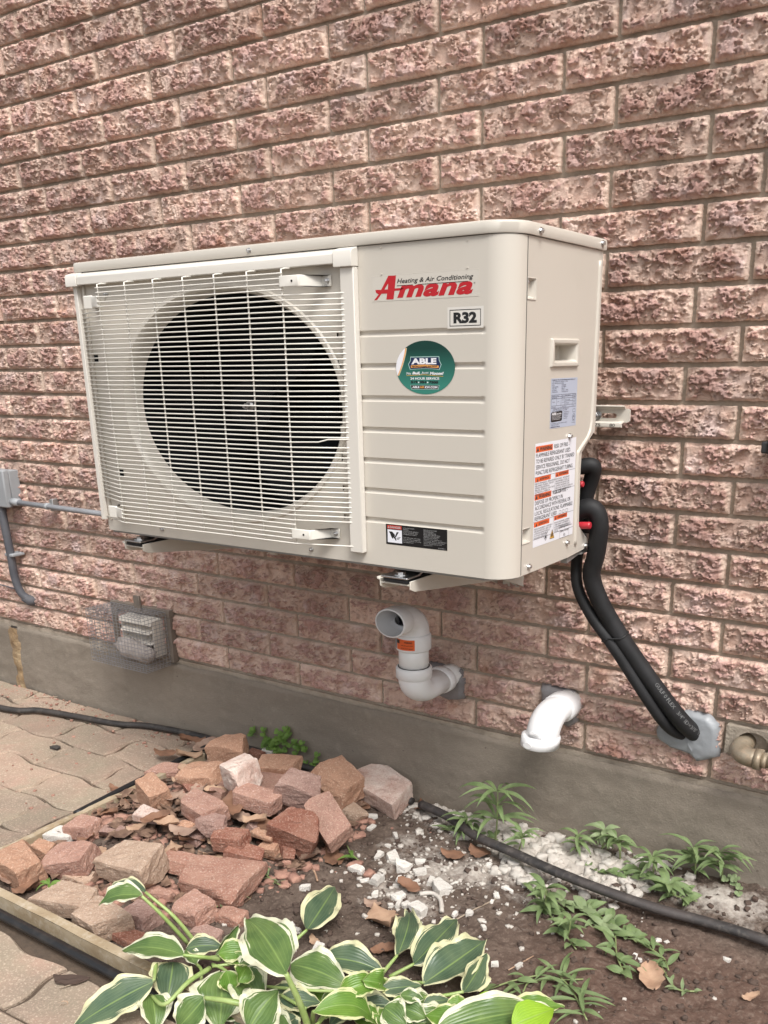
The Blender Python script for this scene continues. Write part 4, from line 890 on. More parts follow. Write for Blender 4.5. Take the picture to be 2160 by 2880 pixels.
# lint heap
V = []; nn = 22; 
for i in range(nn):
    for j in range(nn):
        a, b = math.pi*i/(nn-1), 2*math.pi*j/nn; r_ = 1+.25*float(fbm(math.cos(b)*2+i*.2, math.sin(b)*2, 3, 6))
        V.append((hxa+.055+.080*r_*math.sin(a)*math.cos(b), -.055+.030*r_*math.sin(a)*math.sin(b), hza+.014+.030*r_*math.cos(a)-.010*math.sin(a)*math.cos(b)))
place('lint', V, [(i*nn+j, i*nn+(j+1) % nn, (i+1)*nn+(j+1) % nn, (i+1)*nn+j) for i in range(nn-1) for j in range(nn)], M_LINT, vt, smooth=True)
cage = empty('cage', (0, 0, 0)); cage.parent = vt
M_CAGE = mat('galvanised_mesh_wire', (.30, .30, .31), .45, metal=.6)
cy0, cy1, cx0_, cx1_, cza, czb = -.112, -.010, vx0+.004, vx1-.012, vz0-.004, vz1-.006
wr = .00075
def wires(pairs): 
    return join(*[tube([a, b], wr, 4, cap=False) for a, b in pairs])
stp = .0125
xs1 = np.arange(cx0_, cx1_+1e-6, stp); zs1 = np.arange(cza, czb+1e-6, stp*.85); ys1 = np.arange(cy0, cy1, stp)
sag = lambda x, z: cy0-.006*math.sin((x-cx0_)*14)+.010*math.sin((z-cza)*20)
place('mesh_panel', *wires([((x, sag(x, cza), cza), (x, sag(x, czb), czb)) for x in xs1]+[((cx0_, sag(cx0_, z), z), (cx1_, sag(cx1_, z), z)) for z in zs1]), M_CAGE, cage, kind='stuff')
for xx in (cx0_, cx1_): place('mesh_panel', *wires([((xx, y, cza), (xx, y, czb)) for y in ys1]+[((xx, cy0, z), (xx, cy1, z)) for z in zs1]), M_CAGE, cage, kind='stuff')
for z_ in (czb, cza): place('mesh_panel', *wires([((x, cy0, z_), (x, cy1, z_)) for x in xs1]+[((cx0_, y, z_), (cx1_, y, z_)) for y in ys1]), M_CAGE, cage, kind='stuff')

# ---------------------------------------------------------------- white PVC pipes
def arcpts(c, a, b, r, n=8):      # quarter turn from direction a to direction b around c+...
    return [np.array(c)+np.array(a)*r*(math.sin(t)-1)+np.array(b)*r*(1-math.cos(t)) for t in np.linspace(0, math.pi/2, n)]
Y_, Z_ = np.array([0, -1., 0]), np.array([0, 0, 1.])
def sqz(VF, z0):      # round work squeezed in height about z0
    return [(p[0], p[1], z0+(p[2]-z0)*SQ) for p in VF[0]], VF[1]
M_PVCD = mat('aged_white_pvc', (.80, .80, .79), .3)
def mk_patch(pts, label, m, name='sealant_patch'):
    c_ = np.mean([p for p in pts], 0); n_ = len(pts); rg_ = 9; V = [(c_[0], -.0238, c_[1])]
    for q in range(1, rg_+1):
        f = q/rg_
        for k in range(n_*4):
            i, t = k//4, (k % 4)/4; p = np.array(pts[i])*(1-t)+np.array(pts[(i+1) % n_])*t; w_ = 1+.05*float(gnoise(k*.9, q*.3, 5))*f
            V.append((c_[0]+(p[0]-c_[0])*f*w_, -.0242+.0055*f**3-.0015*float(fbm(k*.4, q*.6, 2, 9)) if q < rg_ else -.002, c_[1]+(p[1]-c_[1])*f*w_))
    n4 = n_*4; Fc = [(0, 1+k, 1+(k+1) % n4) for k in range(n4)]+[(1+(q-1)*n4+k, 1+q*n4+k, 1+q*n4+(k+1) % n4, 1+(q-1)*n4+(k+1) % n4) for q in range(1, rg_) for k in range(n4)]
    return place(name, V, Fc, m, smooth=True, label=label, cat='sealant', group='silicone sealant patches')
M_SIL = mat('cloudy_silicone', (.28, .295, .31), .42, spec=.6, noise=(14, (.26, .28, .30), .7), bump=[(40, .4, .004)])
M_SIL2 = mat('greyish_silicone', (.22, .21, .215), .28, spec=.6, noise=(14, (.13, .12, .12), .7), bump=[(40, .4, .004)])
X1, ZA = .030, -1.400; YR = -.158; zo = -1.222
tz = ZA+(zo-ZA)/SQ      # true height of the top run
R1 = .046
p1o = empty('pvc_pipe', (X1, 0, ZA), label='white plastic pipe turning up from the wall to an open end with an orange tag', cat='pipe', group='white plastic vent pipes')
def pp(name, pts, r, m=M_PVC, par=None, n=28, **k): return place(name, *sqz(tube(pts, r, n, **k), ZA), m, par, smooth=True)
low = [(X1, .01, ZA), (X1, -.06, ZA)]+[tuple(p) for p in arcpts((X1, YR, ZA), (0, -1, 0), (0, 0, 1), R1, 12)]+[(X1, YR, ZA+R1+.012)]
def crop(P, a, b): return P[a:b]
e = pp('elbow', [(X1, -.045, ZA)]+[tuple(p) for p in arcpts((X1, YR, ZA), (0, -1, 0), (0, 0, 1), R1, 12)]+[(X1, YR, ZA+R1+.006)], .0345, M_PVC, p1o)
pp('wall_stub', [(X1, .012, ZA), (X1, -.046, ZA)], .0305, M_PVCD, p1o)
pp('socket_rim', [(X1, -.038, ZA), (X1, -.042, ZA), (X1, -.060, ZA), (X1, -.064, ZA)], [.034, .0375, .0375, .034], M_PVC, p1o)
pp('socket_rim', [(X1, YR, ZA+R1+.000), (X1, YR, ZA+R1+.004), (X1, YR, ZA+R1+.030), (X1, YR, ZA+R1+.033)], [.0345, .0395, .0395, .0375], M_PVC, p1o)
pp('riser', [(X1, YR, ZA+R1+.02), (X1, YR, tz-R1-.03)], .0325, M_PVCD, p1o)
pp('joint_ring', [(X1, YR, ZA+R1+.0305), (X1, YR, ZA+R1+.0345)], [.0345, .0345], M_INK, p1o)
pp('socket_rim', [(X1, YR, tz-R1-.048), (X1, YR, tz-R1-.045), (X1, YR, tz-R1-.010), (X1, YR, tz-R1-.004)], [.0370, .0385, .0385, .0355], M_PVC, p1o)
topp = [(X1, YR, tz-R1-.006)]+[tuple(p) for p in arcpts((X1, YR, tz), (0, 0, 1), (0, -1, 0), R1, 12)]+[(X1, YR-R1-.008, tz)]
pp('elbow', topp, .0345, M_PVC, p1o, cap=False)
yo_ = YR-R1-.006
pp('open_end', [(X1, yo_+.006, tz), (X1, yo_, tz), (X1, yo_-.030, tz), (X1, yo_-.0325, tz)], [.0345, .0385, .0385, .0375], M_PVC, p1o, cap=False)
pp('rim_face', [(X1, yo_-.0322, tz), (X1, yo_-.0330, tz)], [.0377, .0345], M_PVC, p1o, cap=False)
pp('bore', [(X1, yo_-.0328, tz), (X1, yo_, tz), (X1, yo_+.004, tz), (X1, yo_+.030, tz)]+[(X1, YR-.020+.0, tz-.004)], [.0345, .0338, .0308, .0300, .0290], mat('bore_pvc', (.62, .62, .63), .4), p1o, cap=False)
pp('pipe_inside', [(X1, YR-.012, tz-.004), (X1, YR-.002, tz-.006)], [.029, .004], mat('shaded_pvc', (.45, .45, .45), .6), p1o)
# orange tag wrapped round the collar
def wrap_tag(a0, a1, z0, z1, r, m, name, par=p1o):
    V = []; n_ = 12
    for j, z in enumerate((z0, z1)):
        for i in range(n_): a = a0+(a1-a0)*i/(n_-1); V.append((X1+r*math.cos(a), YR+r*math.sin(a), z))
    return place(name, [(p[0], p[1], ZA+(p[2]-ZA)*SQ) for p in V], grid_faces(n_, 2), m, par, smooth=True)
zc1, zc2 = tz-R1-.041, tz-R1-.012
tg = wrap_tag(math.radians(-118), math.radians(-52), zc1, zc2, .0391, M_ORANGE, 'orange_tag')
def wrap_text(txt, a0, a1, z0, z1, r, m, name, bold=0.02, flip=False):
    V, Fc = text2d(txt, 0, 0, w=1, h=1, bold=bold)
    if flip: V = 1-V
    return place(name, [(X1+r*math.cos(a0+(a1-a0)*u), YR+r*math.sin(a0+(a1-a0)*u), ZA+(z0+(z1-z0)*v-ZA)*SQ) for u, v in V], Fc, m, p1o)
R_ = math.radians
wrap_text('WARNING', R_(-86), R_(-60), zc2-.0095, zc2-.005, .0396, M_INK, 'tag_lettering')
wrap_text('DO NOT COVER OR BLOCK THIS VENT', R_(-98), R_(-58), zc1+.012, zc1+.0145, .0396, M_INK, 'tag_lettering'); wrap_text('KEEP CLEAR OF SNOW AND LEAVES', R_(-98), R_(-58), zc1+.004, zc1+.0065, .0396, M_INK, 'tag_lettering')
wrap_tag(R_(-118), R_(-104), zc2-.012, zc2-.002, .0394, M_INK, 'black_field'); wrap_tag(R_(-132), R_(-122), zc1, zc2, .0392, flat('bar_print', (.3, .3, .32)), 'bar_print')
mk_patch([(-.030, -1.378), (.058, -1.384), (.068, -1.405), (.066, -1.455), (.03, -1.463), (-.010, -1.452), (-.03, -1.42)], 'greyish clear sealant smeared round the pipe with the orange tag', M_SIL2)
# second pipe
X2, ZB = .325, -1.4110; Y2 = -.120; R2 = .052
p2o = empty('pvc_pipe', (X2, 0, ZB), label='short white plastic elbow pointing down from the wall near the black tubes', cat='pipe', group='white plastic vent pipes')
def pp2(name, pts, r, m=M_PVC, **k): return place(name, *sqz(tube(pts, r, 28, **k), ZB), m, p2o, smooth=True)
dn_ = (-.10, -.12, -1)
pp2('elbow', [(X2, .0, ZB), (X2, -.045, ZB)]+[tuple(p) for p in arcpts((X2-.002, Y2, ZB), (0, -1, 0), (0, 0, -1), R2, 12)]+[(X2-.006, Y2-.004, ZB-R2-.002)], .0345)
pp2('socket_rim', [(X2, -.020, ZB), (X2, -.024, ZB), (X2, -.052, ZB), (X2, -.056, ZB)], [.0345, .0378, .0378, .035])
pp2('collar', [(X2-.004, Y2-.002, ZB-R2+.010), (X2-.004, Y2-.002, ZB-R2+.006), (X2-.006, Y2-.004, ZB-R2-.020), (X2-.006, Y2-.004, ZB-R2-.021)], [.0348, .0405, .0405, .0375], cap=True)
place('moulded_disc', *sqz(cyl((X2-.014, Y2-.0435, ZB-R2-.007), (-.1, -1, 0), .010, .0015, 16), ZB), M_PVC, p2o); place('moulded_disc', *sqz(cyl((X2-.008, Y2-.0345, ZB-R2+.026), (0, -1, .1), .0055, .0022, 12), ZB), M_PVC, p2o)
mk_patch([(.262, -1.380), (.340, -1.384), (.349, -1.40), (.350, -1.45), (.335, -1.466), (.30, -1.455), (.266, -1.43)], 'grey clear sealant square behind the downward white elbow', M_SIL2)

# ---------------------------------------------------------------- black refrigerant tubes
def q_(px, py, y): return tuple(at_y(px, py, y))
ls = empty('refrigerant_line', (.60, 0, -1.43), label='thick black insulated tube looping from the unit down into the wall', cat='insulated tube', group='black insulated refrigerant tubes')
fat = [q_(1590, 1470, -.135), q_(1640, 1432, -.133), q_(1674, 1436, -.128), q_(1686, 1480, -.122), q_(1676, 1560, -.116), q_(1664, 1620, -.110), q_(1692, 1700, -.098), q_(1752, 1802, -.082), q_(1835, 1922, -.066), q_(1910, 2020, -.046), q_(1948, 2058, -.018), q_(1958, 2066, .01)]
place('tube', *tube(catmull(fat, 10), [.0172]*(11*10+1), 20), M_RUBBER, ls, smooth=True)
ls2 = empty('refrigerant_line', (.57, 0, -1.44), label='thinner black insulated tube running below and left of the thick one', cat='insulated tube', group='black insulated refrigerant tubes')
thin = [q_(1640, 1480, -.09), q_(1622, 1580, -.093), q_(1626, 1655, -.10), q_(1665, 1735, -.10), q_(1720, 1812, -.095), q_(1790, 1920, -.082), q_(1850, 2010, -.065), q_(1888, 2052, -.040), q_(1925, 2068, -.012), q_(1935, 2070, .01)]
place('tube', *tube(catmull(thin, 10), .0110, 18), M_RUBBER, ls2, smooth=True)
ls3 = empty('refrigerant_line', tuple(q_(1650, 1320, -.15)), label='short black insulated elbow behind the unit above the thick tube', cat='insulated tube', group='black insulated refrigerant tubes')
place('tube', *tube(catmull([q_(1590, 1325, -.135), q_(1636, 1312, -.130), q_(1668, 1312, -.122), q_(1664, 1345, -.112), q_(1648, 1400, -.105), q_(1640, 1470, -.10), q_(1645, 1540, -.09)], 8), [.0145]*49, 18), M_RUBBER, ls3, smooth=True)
# cable tie, printing
tp = catmull(fat, 10); ti = min(range(len(tp)), key=lambda i: (to_px(tp[i])[0]-1748)**2+(to_px(tp[i])[1]-1790)**2)
tn = catmull(thin, 10); tj = min(range(len(tn)), key=lambda i: (to_px(tn[i])[0]-1705)**2+(to_px(tn[i])[1]-1795)**2)
A_, B_ = np.array(tp[ti]), np.array(tn[tj]); ax = np.array(tp[ti+1])-np.array(tp[ti-1]); ax /= np.linalg.norm(ax)
u_ = A_-B_; u_ -= ax*(u_@ax); dd = np.linalg.norm(u_); u_ /= dd; v_ = np.cross(ax, u_); loop = []
for a in np.linspace(-1.75, 1.75, 12): loop.append(A_+.0180*(math.cos(a)*u_+math.sin(a)*v_))
for a in np.linspace(1.45, 4.83, 12): loop.append(B_+.0118*(math.cos(a)*u_+math.sin(a)*v_))
loop.append(loop[0]); place('cable_tie', *tube(loop, .0016, 6), M_INK, smooth=True, label='black cable tie holding the two black tubes together', cat='cable tie')
def tube_text(txt, path, r, s0, h, ang, m, par, k=1.0):
    P = np.array(path); seg = np.linalg.norm(np.diff(P, axis=0), axis=1); S = np.concatenate([[0], np.cumsum(seg)])
    V, Fc = text2d(txt, 0, 0, h=h, bold=.008, tight=False); out = []
    for u, v in V:
        s = s0+u*k; i = int(np.clip(np.searchsorted(S, s)-1, 0, len(seg)-1)); t = (s-S[i])/seg[i]; p = P[i]*(1-t)+P[i+1]*t; T = (P[i+1]-P[i])/seg[i]
        tocam = CAM-p; tocam -= T*(tocam@T); tocam /= np.linalg.norm(tocam); sd_ = np.cross(T, tocam)
        a = ang+v/r; out.append(p+(r+.0006)*(math.cos(a)*tocam-math.sin(a)*sd_))
    return place('tube_lettering', out, Fc, m, par)
S_ = 0
Pt = np.array(tp); segl = np.linalg.norm(np.diff(Pt, axis=0), axis=1); SS = np.concatenate([[0], np.cumsum(segl)]); it = min(range(len(tp)), key=lambda i: abs(to_px(tp[i])[1]-1925))
M_TPRINT = flat('tube_print', (.13, .13, .13))
tube_text('GULF 0 FLEX   3/4" ID×3/8" TH', tp, .0172, SS[it], .0075, .10, M_TPRINT, ls)
mk_patch([(.535, -1.385), (.600, -1.375), (.632, -1.378), (.650, -1.400), (.655, -1.462), (.618, -1.480), (.600, -1.466), (.555, -1.460), (.528, -1.448), (.522, -1.432)], 'big cloudy white silicone patch where the black tubes enter the wall', M_SIL)
for (a, b, y, r_) in (((1628, 1478), (1661, 1478), -.152, .0066), ((1626, 1362), (1641, 1362), -.152, .0055)):
    p, q = at_y(*a, y), at_y(*b, y); up('service_cap', ([tuple(np.array(v)-[UX, UY, UZ]) for v in tube([p-[.03, 0, 0], p, q-[.002, 0, 0], q], [r_*.9, r_, r_, r_*.85], 16)[0]], tube([p-[.03, 0, 0], p, q-[.002, 0, 0], q], [r_*.9, r_, r_, r_*.85], 16)[1]), M_RED, smooth=False)
p = at_y(1628, 1425, -.14); up('service_valve', join(([tuple(np.array(v)-[UX, UY, UZ]) for v in cyl(tuple(p), (-1, 0, 0), .007, .04, 8)[0]], cyl((0, 0, 0), (-1, 0, 0), .012, .04, 8)[1])), M_BRASS)

# ---------------------------------------------------------------- at the right edge
M_IRON = mat('grimy_galvanised_iron', (.34, .29, .22), .5, metal=.35, noise=[(30, (.22, .17, .11), .8), (80, (.50, .36, .25), .6, .5, .7)], bump=[(120, .3, .002)])
M_PATCHM = mat('grey_mortar_patch', (.36, .31, .25), .95, noise=(30, (.26, .22, .18), .8), bump=[(150, .9, .004), (40, .6, .006)])
hc = (.716, -1.4195)
def mortar_patch():
    x0, x1, z0, z1 = .664, .80, -1.4475, -1.3895; n_ = 40; ring = [(hc[0]+.031*math.cos(2*math.pi*k/n_), hc[1]+.024*math.sin(2*math.pi*k/n_)) for k in range(n_)]
    v, f = filled([(x0, z0), (x1, z0), (x1, z1), (x0, z1)], [ring]); V = [(p[0], -.0125, p[1]) for p in v]; m_ = len(V); V += [(p[0], .06, p[1]) for p in ring]; Fc = list(f)+[(4+k, 4+(k+1) % n_, m_+(k+1) % n_, m_+k) for k in range(n_)]
    V += [(x0, .01, z0), (x1, .01, z0), (x1, .01, z1), (x0, .01, z1)]; b_ = len(V)-4; Fc += [(i, (i+1) % 4, b_+(i+1) % 4, b_+i) for i in range(4)]
    return V, Fc
place('mortar_patch', *mortar_patch(), M_PATCHM, wall, label='grey mortar patch in place of a brick with a round pipe hole')
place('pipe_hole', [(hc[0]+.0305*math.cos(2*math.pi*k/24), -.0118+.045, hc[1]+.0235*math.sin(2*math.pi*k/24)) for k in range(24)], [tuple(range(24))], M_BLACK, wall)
gi = empty('iron_pipe', (.72, -.05, -1.44), label='grimy galvanised iron elbow pipe leaving a round hole at the right edge', cat='pipe')
ex, ey, ez = .699, -.052, -1.430
gp_ = lambda name, pts, r: place(name, *tube(pts, r, 20, sq=.85), M_IRON, gi, smooth=True)
ecurve = [np.array((ex, .03, ez+.012)), np.array((ex, -.02, ez+.006))]
ecurve += [np.array((ex+.026-.026*math.cos(t), -.022-.030*math.sin(t), ez+.004-.004*math.sin(t))) for t in np.linspace(0.1, math.pi/2, 8)]+[np.array((ex+.040, ey, ez))]
gp_('elbow', ecurve, [.0195, .0195]+[.0205]*8+[.0205])
gp_('elbow_rim', [np.array((ex+.034, ey, ez)), np.array((ex+.046, ey, ez))], .0235); gp_('pipe', [np.array((ex+.046, ey, ez)), np.array((ex+.30, ey, ez))], .0155); gp_('thread', [np.array((ex+.046, ey, ez)), np.array((ex+.056, ey, ez))], .0175)
be = empty('black_fitting', (.72, 0, -.87), label='black rounded plastic fitting on the bricks at the right edge', cat='fitting')
bc = at_y(2150, 1250, -.04)
V = []; 
bxf = box(.690, .80, -.052, -.0005+.0, -.880, -.838); place('fitting_body', *bxf, mat('black_plastic', (.016, .016, .018), .45), be, bevel=.014)
place('fitting_clip', *box(.682, .702, -.044, -.020, -.872, -.852), mat('dark_grey_plastic', (.035, .035, .038), .5), be, bevel=.003)

# ---------------------------------------------------------------- broken bricks
def rub_mat(name, c1, c2, grain, dark): return mat(name, c1, .92, noise=[(16, c2, .9, .4, .6), (8, tuple(x_*.72 for x_ in c1), .6, .52, .66), (260, grain, .75, .52, .68), (200, dark, .75, .56, .70)], bump=[(260, 1.0, .003), (60, .6, .005)], rnd=.12, spec=.25)
RM = {'tan': rub_mat('tan_broken_brick', (.47, .275, .185), (.40, .225, .15), (.72, .54, .41), (.26, .15, .10)),
      'pink': rub_mat('pink_broken_brick', (.46, .275, .21), (.36, .195, .15), (.72, .55, .48), (.25, .13, .10)),
      'pale': rub_mat('pale_broken_brick', (.52, .38, .285), (.42, .29, .21), (.78, .66, .54), (.32, .20, .15)),
      'red': rub_mat('red_broken_brick', (.25, .105, .072), (.34, .18, .13), (.52, .36, .29), (.15, .05, .035)),
      'white': rub_mat('mortar_smeared_brick', (.68, .56, .49), (.50, .30, .24), (.80, .72, .66), (.32, .15, .11)),
      'brown': rub_mat('brown_broken_brick', (.30, .18, .14), (.38, .22, .17), (.52, .38, .31), (.14, .075, .06)),
      'mauve': rub_mat('mauve_broken_brick', (.36, .235, .195), (.29, .175, .145), (.58, .44, .39), (.20, .11, .09)),
      'redslab': rub_mat('red_rock_faced_brick', (.37, .215, .16), (.30, .15, .11), (.58, .44, .37), (.24, .10, .07)),
      'lime': rub_mat('white_limestone', (.70, .67, .62), (.58, .54, .49), (.85, .82, .78), (.40, .36, .32))}
def lump(w, d, h, seed, cuts=4, n=9, rough=.004, round_=.04):
    """a broken block w x d x h about the origin, bottom at 0"""
    R = np.random.default_rng(seed); V = []; Fc = []; idx = {}
    def vid(i, j, k):
        if (i, j, k) not in idx: idx[(i, j, k)] = len(V); V.append((2*i/(n-1)-1, 2*j/(n-1)-1, 2*k/(n-1)-1))
        return idx[(i, j, k)]
    m = n-1
    for a in range(m):
        for b in range(m):
            Fc.append((vid(a, b, 0), vid(a, b+1, 0), vid(a+1, b+1, 0), vid(a+1, b, 0))); Fc.append((vid(a, b, m), vid(a+1, b, m), vid(a+1, b+1, m), vid(a, b+1, m)))
            Fc.append((vid(a, 0, b), vid(a+1, 0, b), vid(a+1, 0, b+1), vid(a, 0, b+1))); Fc.append((vid(a, m, b), vid(a, m, b+1), vid(a+1, m, b+1), vid(a+1, m, b)))
            Fc.append((vid(0, a, b), vid(0, a, b+1), vid(0, a+1, b+1), vid(0, a+1, b))); Fc.append((vid(m, a, b), vid(m, a+1, b), vid(m, a+1, b+1), vid(m, a, b+1)))
    V = np.array(V, float)
    V = V*(1-round_*np.sum((np.abs(V) > .85), 1)[:, None]*.35*(np.abs(V) > .5))
    for c in range(cuts):       # broken faces
        nrm = R.normal(size=3); nrm[2] *= .8; nrm /= np.linalg.norm(nrm); far = np.max(V@nrm); off = far-R.uniform(.08, .60)
        dd = V@nrm-off; V = np.where((dd > 0)[:, None], V-nrm*dd[:, None]*.94, V)
    V[:, 0] *= 1+.12*V[:, 1]*R.normal(); V[:, 1] *= 1+.12*V[:, 0]*R.normal(); V[:, 2] *= 1+.10*V[:, 0]*R.normal()
    V = V*np.array([w/2, d/2, h/2]); q = V/max(w, d, h)*4
    N1 = fbm(q[:, 0]*2+q[:, 2]*1.7, q[:, 1]*2-q[:, 2]*1.3, 4, seed % 97, .55); N2 = fbm(q[:, 1]*2+7, q[:, 2]*2+q[:, 0], 4, seed % 89, .55)
    c_ = V/(np.linalg.norm(V, axis=1)[:, None]+1e-9); V = V+c_*(rough*N1)[:, None]; V[:, 2] += rough*.7*N2; V[:, 0] += rough*.5*N2
    V[:, 2] -= V[:, 2].min(); return V, Fc
def rotm(rx, ry, rz):
    return np.array(Matrix.Rotation(rz, 3, 'Z') @ Matrix.Rotation(ry, 3, 'Y') @ Matrix.Rotation(rx, 3, 'X'))
def heap(px, py):       # height of the heap under a pixel of the ground
    z = GZ+.02
    for _ in range(6): p = at_z(px, py, z); z = float(soil_z(p[0], p[1]))
    return p, z
nrub = 0
def rubble(px, py, wpx, hpx, kind, label, rz=0, rx=0, ry=0, lift=0, cuts=4, flat_=.62, seed=None, shared=False, cat='brick piece', name='broken_brick', grp='broken bricks heaped in the planting bed', n=9):
    """px,py: middle of the piece as seen; its foot is found on the heap and it is given real size"""
    global nrub
    nrub += 1; seed = seed or nrub*13+5
    p, z = heap(px, py+hpx*.30); z += lift
    p = at_z(px, py+hpx*.30, z); pm = FPX/((p-CAM)@AW)
    w = wpx/pm*1.0; h_ = hpx/pm; H = h_*flat_*.98; D = max(.45*w, (h_-H*.72)/.62)
    V, Fc = lump(w, min(D, w*1.15), H, seed, cuts, n, rough=.024*min(w, h_))
    V = V@rotm(math.radians(rx), math.radians(ry), math.radians(rz)).T
    V[:, 2] -= V[:, 2].min(); q = np.array([p[0], p[1]+.10*D, z-.10*H])
    # settle so that the seen middle lies where it does in the photograph's heap
    mid = q+np.array([0, 0, (V[:, 2].max())*.5]); mx, my = to_px(mid); 
    for _ in range(3):
        mid = q+np.array([0, 0, V[:, 2].max()*.5]); mx, my = to_px(mid); t = at_z(px+(px-mx)*.0+0, py, mid[2]); q = q+np.array([t[0]-mid[0], t[1]-mid[1], 0])
    o = place(name, V+q, Fc, RM[kind], label=label, cat=cat, group=grp)
    return o
Z5 = lambda x, y: (500+x*.434, 2000+y*.434); Z4 = lambda x, y: (x*.434, 1850+y*.434); Z7 = lambda x, y: (x*.663, 2400+y*.663)
